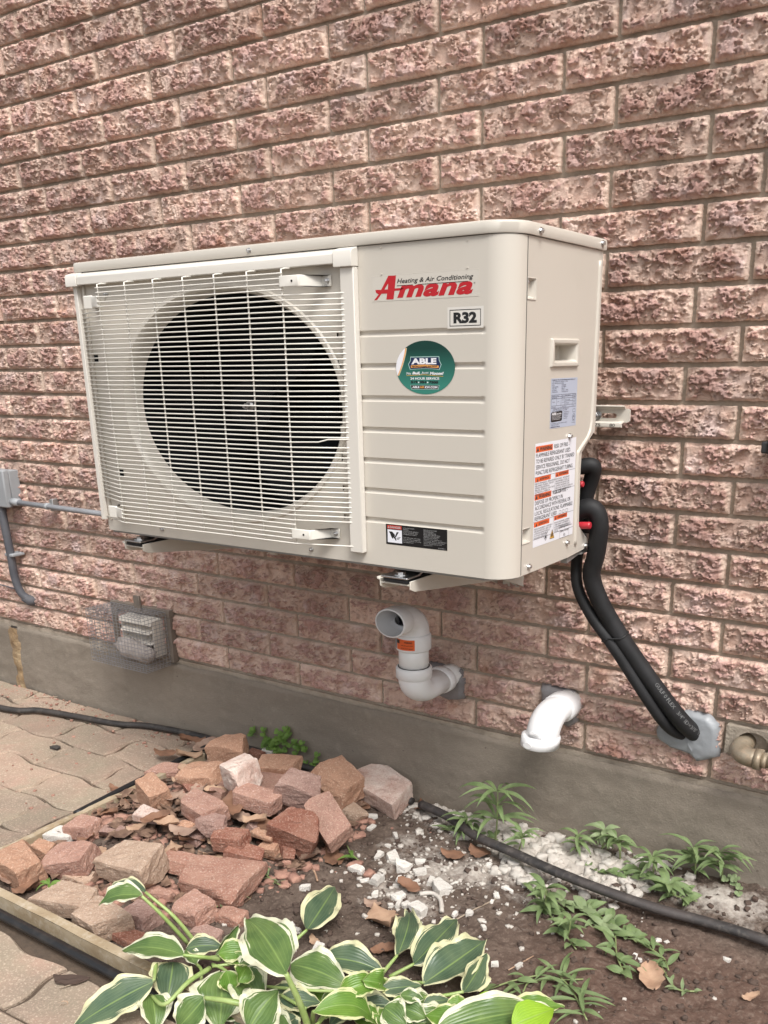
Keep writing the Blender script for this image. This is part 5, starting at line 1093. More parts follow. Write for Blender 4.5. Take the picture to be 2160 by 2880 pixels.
RB = [
 (Z5, 560, 520, 640, 330, 'brown', 'dark brick core under the middle of the rubble heap', 10, 0, 0, -.005, 3, .4),
 (Z5, 335, 238, 255, 195, 'tan', 'light orange brick chunk topmost at the back of the heap by the black hose', 25, 8, -6, .055, 3, .7),
 (Z5, 440, 415, 235, 275, 'white', 'whitish brick chunk with a dark red side standing high in the heap', -12, 10, 4, .050, 3, .75),
 (Z5, 668, 372, 295, 190, 'tan', 'tan brick chunk just below the clover-like weed', 15, 12, -8, .030, 3, .6),
 (Z5, 1040, 455, 350, 270, 'tan', 'large tan brick chunk with a hollow top near the foundation', -18, 10, 14, .012, 3, .6),
 (Z5, 1335, 500, 440, 265, 'white', 'whitish brick block spotted with red, rightmost large piece of the heap', -14, 14, 8, .0, 2, .55),
 (Z5, 772, 505, 275, 245, 'mauve', 'brownish mauve wedge of brick in the middle of the heap', 30, 15, 18, .035, 5, .75),
 (Z5, 510, 565, 335, 180, 'pink', 'smooth pink brick half lying level below the whitish chunk', 12, 4, 6, .030, 1, .65),
 (Z5, 992, 695, 385, 215, 'brown', 'brown spotted brick half leaning down to the right', -24, 22, 22, .018, 1, .6),
 (Z5, 770, 765, 300, 290, 'red', 'brick chunk with a dark red painted face in front of the heap', 20, 18, 12, .010, 4, .7),
 (Z5, 185, 412, 300, 200, 'tan', 'rounded orange tan chunk left of the whitish one, half under leaves', 20, 6, -10, .035, 4, .6),
 (Z5, 160, 632, 330, 205, 'pink', 'broad pink tan chunk left of centre in the heap', -8, 8, 4, .030, 2, .62),
 (Z5, 235, 742, 185, 170, 'mauve', 'small knobbly pinkish lump below the broad pink chunk', 10, 0, 0, .028, 5, .8),
 (Z5, 350, 828, 242, 175, 'red', 'red brown brick end sitting above the red slab', 18, 8, -4, .022, 2, .65),
 (Z5, 432, 922, 255, 135, 'red', 'flat red orange brick sliver behind the textured red slab', 24, 6, 14, .014, 2, .5),
 (Z5, 565, 800, 165, 110, 'tan', 'small tan chip between the red chunk and the dead leaves', 5, 5, 5, .022, 4, .6),
 (Z5, 262, 1090, 520, 300, 'redslab', 'big flat red slab with a rock-faced top at the front of the heap', 14, 8, 2, .005, 3, .42),
 (Z5, 118, 1285, 260, 225, 'pink', 'pink block with white specks in front of the big red slab', -5, 6, 0, .002, 2, .62),
 (Z5, 350, 1335, 205, 135, 'redslab', 'small reddish lump at the soil edge beside the pink speckled block', 10, 0, 0, .0, 4, .6),
 (Z5, 690, 990, 230, 90, 'brown', 'low brown brick slab sunk in the soil right of the red sliver', 12, 0, 4, -.006, 3, .4),
 (Z5, 1155, 665, 170, 110, 'pale', 'small yellowish chip behind the leaning brown brick half', -10, 0, 0, .004, 4, .6),
 (Z5, 600, 890, 135, 130, 'tan', 'small tan fragment under the red painted chunk', 8, 10, 0, .004, 4, .6),
 (Z5, 500, 285, 110, 90, 'red', 'small red fragment behind the whitish chunk near the hose', 0, 0, 0, .030, 3, .6),
 (Z5, 585, 265, 110, 60, 'lime', 'white chip beside the hose at the back of the heap', 0, 0, 0, .025, 4, .6),
 (Z4, 990, 872, 245, 210, 'tan', 'speckled tan wedge standing beside the far edging board', -14, 6, 12, .008, 2, .8),
 (Z4, 552, 1095, 235, 175, 'pink', 'pink block with a pale top next to the white limestone lump', 5, 5, -4, .008, 2, .62),
 (Z4, 402, 1152, 190, 130, 'lime', 'rough white limestone lump against the far edging board', 10, 0, 0, .004, 5, .6),
 (Z4, 150, 1345, 335, 285, 'tan', 'big orange tan broken brick at the left edge by the board corner', -10, 8, 6, .0, 4, .68),
 (Z4, 285, 1245, 130, 160, 'tan', 'small orange wedge behind the big orange brick at the left', 15, 5, 5, .004, 3, .8),
 (Z4, 480, 1295, 335, 240, 'pink', 'pinkish wedge of brick right of the small orange one', 22, 14, -12, .004, 4, .6),
 (Z4, 880, 1325, 420, 310, 'pale', 'largest pale tan block with a notched right side', 6, 10, -3, .012, 2, .62),
 (Z4, 605, 1345, 205, 55, 'pink', 'thin pink sliver lying left of the largest tan block', 6, 0, 0, .002, 3, .4),
 (Z4, 985, 1020, 240, 110, 'white', 'flat pinkish white piece above the largest tan block', 10, 10, 5, .016, 3, .5),
 (Z4, 1165, 1335, 260, 170, 'redslab', 'reddish wedge between the largest tan block and the red slab', 20, 8, 8, .004, 3, .5),
 (Z4, 1120, 730, 300, 120, 'pink', 'flat pink tan piece half covered by leaves near the far board', 20, 4, 0, .010, 3, .4),
 (Z4, 1260, 1120, 260, 150, 'mauve', 'mauve piece buried in dead leaves in the hollow of the heap', -10, 4, 4, .004, 4, .5),
 (Z4, 740, 1130, 180, 110, 'mauve', 'dusty piece under leaf scraps right of the pink block', 10, 4, 4, -.002, 4, .5),
 (Z7, 330, 95, 190, 80, 'pale', 'flat pale slab tucked under the largest tan block', 5, 0, 0, .0, 2, .4),
 (Z7, 285, 195, 335, 150, 'pale', 'long pale tan slab behind the near edging board', 10, 6, -4, .002, 3, .55),
 (Z7, 420, 275, 275, 175, 'pale', 'speckled pale tan block touching the near edging board', -5, 8, 0, .0, 2, .66),
 (Z7, 600, 270, 160, 130, 'mauve', 'brownish block beside the speckled pale one', -5, 4, 0, .0, 3, .62),
 (Z7, 545, 358, 155, 80, 'red', 'small flat red piece by the near board beside the hosta', 10, 0, 6, -.004, 3, .5),
 (Z7, 680, 170, 150, 85, 'pink', 'pink piece under the raised hosta leaves', 5, 0, 0, .0, 3, .6),
 (Z7, 880, 340, 150, 70, 'mauve', 'low dusty piece under the hosta stalks', 5, 0, 0, -.003, 3, .5),
 (Z7, 60, 110, 150, 60, 'tan', 'flat orange piece under the big orange brick at the left edge', 0, 0, 0, -.012, 3, .4),
]
FR = random.Random(17)
for (x, y, what) in ((90, 500, 'left of the broad pink tan chunk'), (640, 640, 'right of the smooth pink half'), (560, 420, 'below the tan chunk near the clover'), (900, 620, 'above the leaning brown half'), (480, 760, 'behind the red brown end'), (60, 760, 'left of the knobbly lump'), (650, 470, 'left of the mauve wedge'), (30, 980, 'left of the red slab'), (700, 905, 'in front of the red painted chunk'), (250, 540, 'above the broad pink tan chunk'), (330, 1000, 'behind the textured red slab'), (930, 600, 'under the large hollow tan chunk')):
    RB.append((Z5, x, y, FR.uniform(90, 150), FR.uniform(70, 110), FR.choice(['mauve', 'tan', 'red', 'pink', 'brown']), 'small brick fragment wedged '+what, FR.uniform(-40, 40), FR.uniform(-15, 15), FR.uniform(-15, 15), .012, 3, .7))
for (zf, x, y, w, h, kd, lb, rz_, rx_, ry_, lf_, ct, fl_) in RB:
    k_s = .434 if zf is not Z7 else .663; px, py = zf(x, y)
    rubble(px, py, w*k_s*.93, h*k_s*.95, kd, lb, rz_, rx_, ry_, lf_, ct, fl_)
# small crumbs between the pieces
def scatter_mesh(name, n, pts_fn, size, m, label=None, cat=None, kind='stuff', parent=None, seed=1, flatz=.7):
    R = np.random.default_rng(seed); base = []
    for v in range(6):
        V, Fc = lump(1, 1, flatz, 200+v+seed*10, 4, 4, .14); base.append((np.array(V), np.array(Fc)))
    VV = []; FF = []; off = 0
    for i in range(n):
        x, y, z, s = pts_fn(R)
        V, Fc = base[i % 6]; a = R.uniform(0, 6.3); c, s_ = math.cos(a), math.sin(a); sz = s*np.array([R.uniform(.7, 1.3), R.uniform(.7, 1.2), R.uniform(.6, 1.1)])
        W = V*sz; W = np.column_stack([W[:, 0]*c-W[:, 1]*s_+x, W[:, 0]*s_+W[:, 1]*c+y, W[:, 2]+z-.25*s]); VV.append(W); FF.append(Fc+off); off += len(V)
    return place(name, np.vstack(VV), np.vstack(FF), m, label=label, cat=cat, kind=kind, parent=parent)
def on_soil(x0, x1, y0, y1, s0, s1, dens=None):
    def f(R):
        while True:
            x, y = R.uniform(x0, x1), R.uniform(y0, y1)
            if dens is None or R.uniform() < dens(x, y): break
        return x, y, float(soil_full(x, y)), s0+(s1-s0)*R.uniform()**3
    return f
cpts = [at_z(px, py, -1.72) for px, py in ((1230, 2260), (1330, 2300), (1430, 2320), (1500, 2370), (1600, 2400), (1690, 2430), (1480, 2420), (1780, 2450))]
cp2 = [at_z(px, py, -1.73) for px, py in ((1180, 2380), (1250, 2440), (1150, 2480), (1330, 2420), (1500, 2520), (1100, 2420), (1200, 2550))]
dn1 = lambda x, y: min(1, sum(math.exp(-((x-c[0])**2+(y-c[1])**2)/.0035) for c in cpts))
dn2 = lambda x, y: min(1, .9*sum(math.exp(-((x-c[0])**2+(y-c[1])**2)/.006) for c in cp2)+.03)
M_CHIP = mat('limestone_chips', (.55, .515, .465), .9, noise=[(60, (.52, .47, .42), .8)], bump=[(150, .8, .003)])
M_CLOD = mat('soil_clods', (.09, .063, .05), .95, noise=[(40, (.10, .065, .05), .8)], bump=[(150, .9, .004)])
scatter_mesh('limestone_crumbs', 700, on_soil(-.1, 1.0, -.5, -.01, .004, .026, dn1), 1, M_CHIP, 'white crumbled limestone heaped along the foundation', 'crushed stone', seed=2)
scatter_mesh('limestone_crumbs', 480, on_soil(-.35, .8, -.75, -.02, .002, .011, dn2), 1, M_CHIP, 'fine white stone grit strewn over the brown soil', 'crushed stone', seed=3)
scatter_mesh('soil_clods', 2600, on_soil(-.66, 1.1, -.82, -.02, .003, .014), 1, M_CLOD, 'small brown clods on the bare soil', 'soil', seed=4)
M_RCH = mat('brick_crumbs', (.42, .24, .18), .95, noise=[(60, (.25, .13, .10), .8)], rnd=0)
scatter_mesh('brick_crumbs', 1000, on_soil(-.68, .05, -.80, -.06, .004, .028, lambda x, y: 1 if ((x+.42)/.36)**2+((y+.36)/.42)**2 < 1 else .03), 1, M_RCH, 'small crumbs of broken brick between the larger pieces', 'brick rubble', seed=5)
def on_pave(R):
    if R.uniform() < .6: t = R.uniform(); x = -1.75+t*1.05; y = -.02-abs(R.normal())*.05
    else: x, y = R.uniform(-1.7, -.75), R.uniform(-.9, -.02)
    return x, y, GZ, .002+.008*R.uniform()**3
scatter_mesh('pavement_debris', 420, on_pave, 1, M_RCH, 'brick crumbs and grit on the pavers along the foundation', 'debris', seed=6)
def litter(R):
    while True:
        x, y = R.uniform(-.69, -.05), R.uniform(-.8, -.04)
        if ((x+.42)/.34)**2+((y+.36)/.38)**2 < 1: return x, y
R_l = np.random.default_rng(8); LV = []; LF = []
for i in range(520):
    x, y = litter(R_l); z = float(soil_full(x, y))+R_l.uniform(.002, .02); s_ = R_l.uniform(.010, .030); a = R_l.uniform(0, 6.3); t1, t2 = R_l.normal(0, .5, 2); n0 = len(LV)
    for (u, v, k) in ((-1, 0, .3), (-.3, .45, 0), (.4, .4, .1), (1, 0, .4), (.4, -.35, 0), (-.3, -.5, .15)):
        LV.append((x+s_*(u*math.cos(a)-v*math.sin(a)), y+s_*(u*math.sin(a)+v*math.cos(a)), z+s_*(k*.6+t1*u*.4+t2*v*.5)))
    LF += [(n0, n0+1, n0+5), (n0+1, n0+2, n0+4, n0+5), (n0+2, n0+3, n0+4)]
place('leaf_litter', LV, LF, mat('leaf_litter', (.15, .09, .06), .85, noise=[(40, (.28, .18, .125), .9, .45, .6), (25, (.09, .05, .035), .8, .5, .6)]), label='crumbled dry leaves filling the gaps between the broken bricks', cat='leaf litter', kind='stuff')
# white limestone stones one can count
Z8 = lambda x, y: (700+x*.482, 2400+y*.482)
ST = [(Z8, 635, 98, 75, 60), (Z8, 675, 165, 50, 35), (Z8, 745, 155, 75, 70), (Z8, 840, 30, 80, 70), (Z8, 895, 82, 80, 75), (Z8, 1000, 112, 75, 55), (Z8, 760, 15, 70, 35), (Z8, 880, 155, 40, 40), (Z8, 860, 190, 35, 25), (Z8, 975, 170, 45, 30), (Z8, 1060, 160, 75, 40), (Z8, 1118, 205, 115, 90), (Z8, 1000, 52, 55, 40), (Z8, 875, 255, 70, 55), (Z8, 870, 295, 60, 40), (Z8, 990, 330, 100, 80), (Z8, 830, 305, 35, 30), (Z8, 915, 300, 40, 40), (Z8, 735, 240, 40, 45), (Z8, 705, 262, 25, 20), (Z8, 1285, 350, 45, 45), (Z8, 1200, 355, 40, 30), (Z8, 1445, 252, 42, 35), (Z8, 1515, 210, 60, 40), (Z8, 1200, 178, 45, 25), (Z8, 1400, 72, 30, 35), (Z8, 1370, 432, 40, 28), (Z8, 1375, 402, 22, 28), (Z8, 1255, 425, 25, 15), (Z8, 1420, 285, 30, 25), (Z8, 245, 420, 50, 38), (Z8, 278, 450, 50, 35), (Z8, 455, 455, 30, 15), (Z8, 400, 575, 120, 60), (Z8, 565, 550, 30, 20), (Z8, 580, 562, 22, 18), (Z8, 600, 532, 18, 14), (Z8, 1435, 650, 35, 50), (Z8, 1338, 815, 25, 35), (Z8, 325, 200, 60, 40), (Z8, 1575, 655, 55, 25),
      (Z5, 980, 873, 90, 35), (Z5, 1435, 632, 60, 45), (Z5, 1265, 683, 55, 40), (Z5, 1255, 757, 60, 35), (Z5, 1415, 808, 50, 35), (Z5, 1365, 875, 45, 30)]
special = {(1118, 205): 'largest white stone, a blocky lump left of the curled white root', (990, 330): 'big rounded white stone just above the broken hosta leaf', (895, 82): 'faceted white stone second from the top of the stone cluster', (635, 98): 'elongated white stone alone on the dark soil', (400, 575): 'white stone peeping out above the large hosta leaves', (980, 873): 'thin flat white flake beside the oak leaf at the heap', (245, 420): 'upper of two white pebbles beside the single hosta leaf', (278, 450): 'lower of two white pebbles beside the single hosta leaf', (840, 30): 'white stone at the top of the stone cluster', (1445, 252): 'round white pebble alone right of the twig', (745, 155): 'greyish stone half buried among the white ones'}
for i, (zf, x, y, w, h) in enumerate(ST):
    ks = .482 if zf is Z8 else .434; px, py = zf(x, y); lb = special.get((x, y), 'small white limestone pebble lying on the brown soil')
    o = rubble(px, py, w*ks*1.1, h*ks*1.1, 'lime', lb, (i*47) % 180, 0, 0, -.002, 4, .7, seed=300+i, cat='stone', name='white_stone', grp='white limestone stones on the soil', n=7)
for i, (px, py, w, h) in enumerate(((2043, 2700, 22, 16), (1852, 2644, 17, 14), (1875, 2652, 15, 14), (1785, 2690, 20, 16), (1800, 2700, 16, 14))):
    rubble(px, py, w, h, 'lime', 'tiny white pebble on the reddish soil right of the weeds', i*30, 0, 0, -.002, 4, .7, seed=400+i, cat='stone', name='white_stone', grp='white limestone stones on the soil', n=5)

# ---------------------------------------------------------------- leaves and plants
def leaf_material(name, green, green2, cream, edge=.78, gloss=.33):
    m = bpy.data.materials.new(name); m.use_nodes = True; nt = m.node_tree; N = nt.nodes; L = nt.links; b = N['Principled BSDF']; b.inputs['Roughness'].default_value = gloss; b.inputs['Specular IOR Level'].default_value = .45
    tc = N.new('ShaderNodeTexCoord')
    def attr(n): a = N.new('ShaderNodeAttribute'); a.attribute_name = n; return a.outputs['Fac']
    def math_(op, a, b_=None, c=None):
        q = N.new('ShaderNodeMath'); q.operation = op
        for i, v in enumerate((a, b_, c)):
            if v is None: continue
            if hasattr(v, 'links'): L.new(v, q.inputs[i])
            else: q.inputs[i].default_value = v
        return q.outputs[0]
    def rg(v, a, b_, c=0., d=1.):
        q = N.new('ShaderNodeMapRange'); q.inputs['From Min'].default_value = a; q.inputs['From Max'].default_value = b_; q.inputs['To Min'].default_value = c; q.inputs['To Max'].default_value = d; L.new(v, q.inputs['Value']); return q.outputs[0]
    def mx(f, A, B):
        q = N.new('ShaderNodeMix'); q.data_type = 'RGBA'; L.new(f, q.inputs['Factor'])
        for s, v in (('A', A), ('B', B)):
            if isinstance(v, tuple): q.inputs[s].default_value = (*v, 1)
            else: L.new(v, q.inputs[s])
        return q.outputs['Result']
    u, v = attr('along'), attr('across'); av = math_('ABSOLUTE', v)
    # streaks run along the veins: noise over (vein number, along)
    cb = N.new('ShaderNodeCombineXYZ'); L.new(math_('MULTIPLY', v, 9.0), cb.inputs[0]); L.new(math_('MULTIPLY', u, 2.2), cb.inputs[1])
    oi = N.new('ShaderNodeObjectInfo'); L.new(math_('MULTIPLY', oi.outputs['Random'], 40.0), cb.inputs[2])
    nz = N.new('ShaderNodeTexNoise'); nz.inputs['Scale'].default_value = 1.6; nz.inputs['Detail'].default_value = 4; L.new(cb.outputs[0], nz.inputs['Vector'])
    nz2 = N.new('ShaderNodeTexNoise'); nz2.inputs['Scale'].default_value = 30; L.new(tc.outputs['Object'], nz2.inputs['Vector'])
    g = mx(rg(nz2.outputs['Fac'], .35, .65), green, green2)
    vein = math_('ABSOLUTE', math_('SINE', math_('MULTIPLY', v, 20.0)))
    g = mx(rg(vein, 0, .30, .30, 0), g, tuple(min(1, c*1.9) for c in green))
    if cream is not None:
        thr = math_('MULTIPLY_ADD', nz.outputs['Fac'], .75, edge-.42); k = math_('SUBTRACT', av, thr)
        g = mx(rg(k, -.015, .02), g, cream)
    midr = rg(av, 0, .06, .7, 0); g = mx(midr, g, (.28, .40, .12))
    L.new(g, b.inputs['Base Color'])
    bp = N.new('ShaderNodeBump'); bp.inputs['Strength'].default_value = .35; bp.inputs['Distance'].default_value = .0012; L.new(vein, bp.inputs['Height']); L.new(bp.outputs[0], b.inputs['Normal'])
    tr = N.new('ShaderNodeBsdfTranslucent'); L.new(g, tr.inputs['Color']); ms = N.new('ShaderNodeMixShader'); ms.inputs[0].default_value = .22
    L.new(b.outputs[0], ms.inputs[1]); L.new(tr.outputs[0], ms.inputs[2]); L.new(ms.outputs[0], N['Material Output'].inputs['Surface'])
    return m
M_HOSTA = leaf_material('variegated_hosta_leaf', (.15, .235, .07), (.095, .17, .052), (.78, .78, .58))
M_HOSTAB = leaf_material('bluish_hosta_leaf', (.115, .17, .095), (.075, .125, .075), (.74, .72, .45))
M_HOSTAL = leaf_material('light_hosta_leaf', (.17, .30, .05), (.12, .24, .04), (.72, .74, .40), edge=.86)
M_LIME = leaf_material('lime_leaf', (.30, .50, .04), (.24, .42, .03), None)
M_WEED = leaf_material('weed_leaf', (.23, .31, .135), (.16, .23, .095), None, gloss=.5); M_WEEDG = leaf_material('pale_weed_leaf', (.30, .37, .20), (.22, .29, .14), None, gloss=.5)
M_CLOV = leaf_material('clover_leaf', (.18, .30, .06), (.12, .22, .045), None, gloss=.5)
M_STEM = mat('green_stalk', (.26, .37, .11), .4, noise=(40, (.40, .48, .20), .7)); M_WSTEM = mat('weed_stem', (.22, .27, .11), .5)
def prof_hosta(u): return (math.sin(math.pi*min(1, u**.78)))**.92*(1-.18*u)+.02
def prof_lance(u): return (math.sin(math.pi*u**.85))**.9
def prof_round(u): return math.sqrt(max(0, 1-(2*u-1)**2))**.9
def leaf_mesh(B, T, w, nrm, arch=.0, fold=.25, wave=.05, twist=0.0, prof=prof_hosta, nu=26, nv=19, seed=0, droop=0.0, side=0.0):
    B, T = np.array(B, float), np.array(T, float); d = T-B; Ln = np.linalg.norm(d); d /= Ln; nrm = np.array(nrm, float); nrm -= d*(nrm@d); nrm /= np.linalg.norm(nrm); sd_ = np.cross(d, nrm)
    V = []; A = []; C_ = []
    for i in range(nu):
        u = i/(nu-1); c = B+d*Ln*u+nrm*(arch*Ln*4*u*(1-u)-droop*Ln*u**3)+sd_*side*Ln*4*u*(1-u); a = twist*(u-.3); s1 = sd_*math.cos(a)+nrm*math.sin(a); n1 = nrm*math.cos(a)-sd_*math.sin(a)
        W = w/2*prof(u)
        for j in range(nv):
            v = 2*j/(nv-1)-1; av = abs(v); wv = wave*w*math.sin(u*15+seed+(2 if v > 0 else 0))*av**3+wave*w*.5*math.sin(u*31+seed*2+v)*av**4
            rib = .006*w*math.cos(v*22)*(1-av**2); h = fold*W*(av**1.25)-.10*fold*W*av**4+wv+rib
            V.append(c+s1*W*v*(1-.06*fold)*(1+.03*math.sin(u*23+seed))+n1*h); A.append(u); C_.append(v)
    return V, grid_faces(nv, nu), {'along': A, 'across': C_}
hosta = empty('hosta_plant', tuple(at_z(1000, 2800, GZ+.02)), label='variegated hosta with broad green leaves edged in cream across the bottom of the bed', cat='plant')
def h3(px, py, dz): return at_z(px, py, GZ+dz)
HK = [0]
def hleaf(bx, by, bz, tx, ty, tz_, w, m=None, a=(.5, .6, 0), arch=.06, fold=.25, wave=.05, twist=0, stalk=None, droop=0, r=.0032, side=0):
    HK[0] += 1; m = m or M_HOSTA; k7 = HK[0]*7.3; twist += .35*math.sin(k7); side += .045*math.sin(k7*1.7); fold += .12+.12*math.sin(k7*2.3); wave *= 1.3; droop += .05
    B, T = h3(bx, by, bz), h3(tx, ty, tz_); pm = FPX/(((B+T)/2-CAM)@AW); c = CAM-(B+T)/2; c /= np.linalg.norm(c)
    nrm = c*a[0]+np.array([0, 0, 1.])*a[1]+AR*a[2]
    V, Fc, at = leaf_mesh(B, T, w*1.12/pm, nrm, arch, fold, wave, twist, seed=HK[0]*1.7, droop=droop, side=side)
    lf = place('leaf', V, Fc, m, hosta, smooth=True, attr=at)
    if stalk:
        pts = [h3(*s) for s in stalk]+[B+(T-B)*.02]
        pts = catmull(pts, 6) if len(pts) > 1 else pts; n_ = len(pts)
        place('stalk', *tube(pts, list(np.linspace(r*1.25, r*.85, n_)), 8), M_STEM, lf if False else hosta, smooth=True)
g_ = lambda x, y: Z7(x, y); f8 = Z8
# back / lower leaves first, raised ones last (native pixels, heights above the paving)
hleaf(*g_(660, 540), .07, *g_(290, 745), .012, 112, M_HOSTAB, (.6, .6, 0), .05, .22, .05, stalk=[(*g_(905, 485), .05), (*g_(760, 600), .07)] if False else [(*g_(662, 470), .065)])
hleaf(*g_(735, 460), .055, *g_(705, 640), .02, 118, M_HOSTAB, (.8, .4, 0), .04, .35)
hleaf(*g_(640, 600), .045, *g_(660, 760), .015, 95, M_HOSTA, (.8, .3, .2), .1, .5, stalk=[(*g_(890, 487), .07), (*g_(800, 545), .075), (*g_(700, 640), .06)], r=.0035)
hleaf(*g_(935, 505), .06, *g_(930, 745), .02, 165, M_HOSTA, (.7, .5, 0), .03, .2)
hleaf(*g_(1000, 505), .065, *g_(1120, 640), .03, 118, M_HOSTA, (.7, .5, 0), .05, .3)
hleaf(*g_(960, 498), .085, *g_(978, 590), .05, 66, M_HOSTAL, (.9, .4, 0), .05, .35)
hleaf(*g_(1010, 548), .08, *g_(1052, 478), .09, 62, M_HOSTAL, (.8, .3, .4), .12, .6, twist=.9)
hleaf(*g_(870, 610), .065, *g_(745, 745), .02, 105, M_HOSTA, (.8, .5, 0), .05, .3, stalk=[(*g_(1075, 650), .06), (*g_(960, 625), .07)], r=.0045)
hleaf(*g_(790, 405), .05, *g_(950, 395), .05, 62, M_HOSTAB, (.8, .4, 0), .05, .3)
hleaf(*g_(925, 425), .06, *g_(1075, 420), .055, 66, M_HOSTAL, (.8, .4, 0), .06, .3)
hleaf(*g_(915, 430), .055, *g_(1020, 300), .075, 42, M_HOSTA, (.5, .2, .9), .05, .7)
hleaf(*g_(950, 455), .05, *g_(1100, 462), .045, 40, M_HOSTAL, (.7, .5, 0), .05, .3)
hleaf(*g_(830, 470), .04, *g_(790, 400), .05, 50, M_HOSTA, (.6, .5, .3), .05, .4)
hleaf(*g_(1055, 745), .055, *g_(1182, 580), .09, 130, M_HOSTA, (.9, .3, .1), .04, .35)
hleaf(*f8(445, 612), .045, *f8(790, 690), .035, 100, M_HOSTAB, (.7, .6, 0), .06, .3)
hleaf(*f8(245, 650), .05, *f8(580, 775), .04, 128, M_HOSTA, (.7, .6, 0), .06, .2)
hleaf(*f8(40, 640), .05, *f8(-60, 720), .03, 80, M_HOSTA)
hleaf(*f8(640, 905), .02, *f8(560, 830), .03, 90, M_HOSTA, (.7, .5, 0), .05, .3)
hleaf(*f8(180, 850), .04, *f8(420, 870), .03, 70, M_HOSTAB, (.8, .4, 0), .05, .3)
hleaf(*f8(330, 830), .035, *f8(120, 780), .03, 50, M_HOSTAB)
hleaf(*f8(600, 880), .03, *f8(470, 1000), .02, 80, M_HOSTAB)
hleaf(*f8(760, 800), .035, *f8(1010, 765), .03, 60, M_HOSTAB, (.7, .6, 0), .04, .3)
hleaf(*f8(790, 900), .045, *f8(920, 1000), .03, 90, M_HOSTA, (.8, .5, 0), .05, .35)
hleaf(*f8(900, 900), .04, *f8(1040, 960), .03, 70, M_HOSTA, (.8, .5, 0), .05, .35)
hleaf(*f8(1020, 870), .035, *f8(1185, 850), .03, 42, M_HOSTAB); hleaf(*f8(1150, 900), .03, *f8(1310, 870), .03, 56, M_HOSTAL, (.7, .6, 0), .05, .3)
hleaf(*f8(1240, 1010), .035, *f8(1030, 940), .04, 80, M_HOSTAL, (.7, .6, 0), .05, .3)
hleaf(*f8(380, 925), .08, *f8(740, 990), .02, 90, M_HOSTAL, (.7, .6, 0), .20, .35, stalk=[(*f8(372, 1000), .02), (*f8(375, 930), .07)], side=-.12)
hleaf(*f8(525, 815), .075, *f8(775, 735), .075, 72, M_HOSTAL, (.8, .5, 0), .14, .5, wave=.08, stalk=[(*f8(400, 1000), .02), (*f8(470, 900), .06)])
hleaf(*f8(655, 745), .09, *f8(790, 770), .06, 66, M_HOSTAL, (.9, .4, 0), .22, .6, wave=.1)
hleaf(*f8(885, 825), .055, *f8(1022, 848), .05, 44, M_HOSTA, (.8, .5, 0), .06, .6); hleaf(*f8(878, 828), .055, *f8(868, 930), .03, 30, M_HOSTAL, (.8, .5, 0), .05, .5)
hleaf(*f8(865, 600), .03, *f8(935, 325), .03, 78, M_HOSTAB, (.7, .5, .1), .08, .3, wave=.10, twist=.4, stalk=[(*f8(775, 705), .015)])
hleaf(*f8(960, 650), .03, *f8(1218, 362), .03, 100, M_HOSTAB, (.7, .5, -.2), .05, .3, wave=.07, stalk=[(*f8(820, 722), .012)])
hleaf(*f8(1020, 760), .035, *f8(1385, 490), .045, 125, M_HOSTAB, (.7, .5, -.1), .05, .35, wave=.08, stalk=[(*f8(925, 755), .012)])
hleaf(*f8(1250, 812), .035, *f8(1395, 575), .05, 78, M_HOSTAB, (.8, .3, .5), -.05, .4, wave=.06, stalk=[(*f8(1020, 845), .02), (*f8(1140, 830), .03)])
hleaf(*f8(1090, 1040), .05, *f8(1790, 900), .035, 132, M_HOSTA, (.6, .7, 0), .10, .15, wave=.05)
hleaf(1440, 2885, .075, 1560, 2835, .075, 96, M_LIME, (.8, .5, 0), .06, .15, wave=.0)
hleaf(*f8(1460, 850), .02, *f8(1300, 850), .02, 34, M_LIME, (.7, .6, 0), .05, .25)
HR = random.Random(31)
for i in range(34):
    bx, by = HR.uniform(640, 1500), HR.uniform(2800, 2890); tx, ty = bx+HR.uniform(-170, 170), by+HR.uniform(-50, 60)
    hleaf(bx, by, .015, tx, ty, .012, HR.uniform(60, 100), [M_HOSTA, M_HOSTAB, M_HOSTAL][i % 3], (.7, .6, HR.uniform(-.3, .3)), .05, .35)
# raised ones
hleaf(*g_(620, 165), .14, *g_(448, 150), .12, 44, M_HOSTAB, (.4, .8, 0), .12, .35, stalk=[(*g_(835, 385), .04), (*g_(740, 270), .10)])
hleaf(*g_(605, 180), .15, *g_(412, 215), .125, 72, M_HOSTA, (.5, .8, 0), .10, .3, stalk=[(*g_(800, 385), .04), (*g_(690, 265), .11)])
hleaf(*g_(782, 432), .085, *g_(512, 405), .060, 82, M_HOSTA, (.6, .6, 0), .06, .2, stalk=[(*g_(935, 450), .05), (*g_(860, 440), .075)])
hleaf(*g_(1215, 512), .155, *g_(1040, 262), .150, 150, M_HOSTA, (.95, .25, 0), .04, .18, wave=.045, stalk=[(*g_(1310, 740), .03), (*g_(1265, 620), .10)], r=.0048)
hleaf(*g_(1300, 328), .03, *g_(1425, 130), .035, 100, M_HOSTAB, (.85, .5, 0), .03, .2, wave=.04, stalk=[(*g_(1235, 385), .015)])
for pts in (((840, 445), (980, 435), (1090, 440)), ((900, 480), (1020, 470), (1180, 500)), ((1080, 560), (1300, 580), (1420, 585)), ((850, 590), (855, 500), (835, 470)), ((1190, 600), (1260, 640), (1300, 660)), ((1010, 570), (960, 500), (900, 470)), ((1420, 640), (1380, 690), (1330, 740))):
    place('stalk', *tube(catmull([h3(*g_(*p), .045) for p in pts], 5), .0028, 7), M_STEM, hosta, smooth=True)

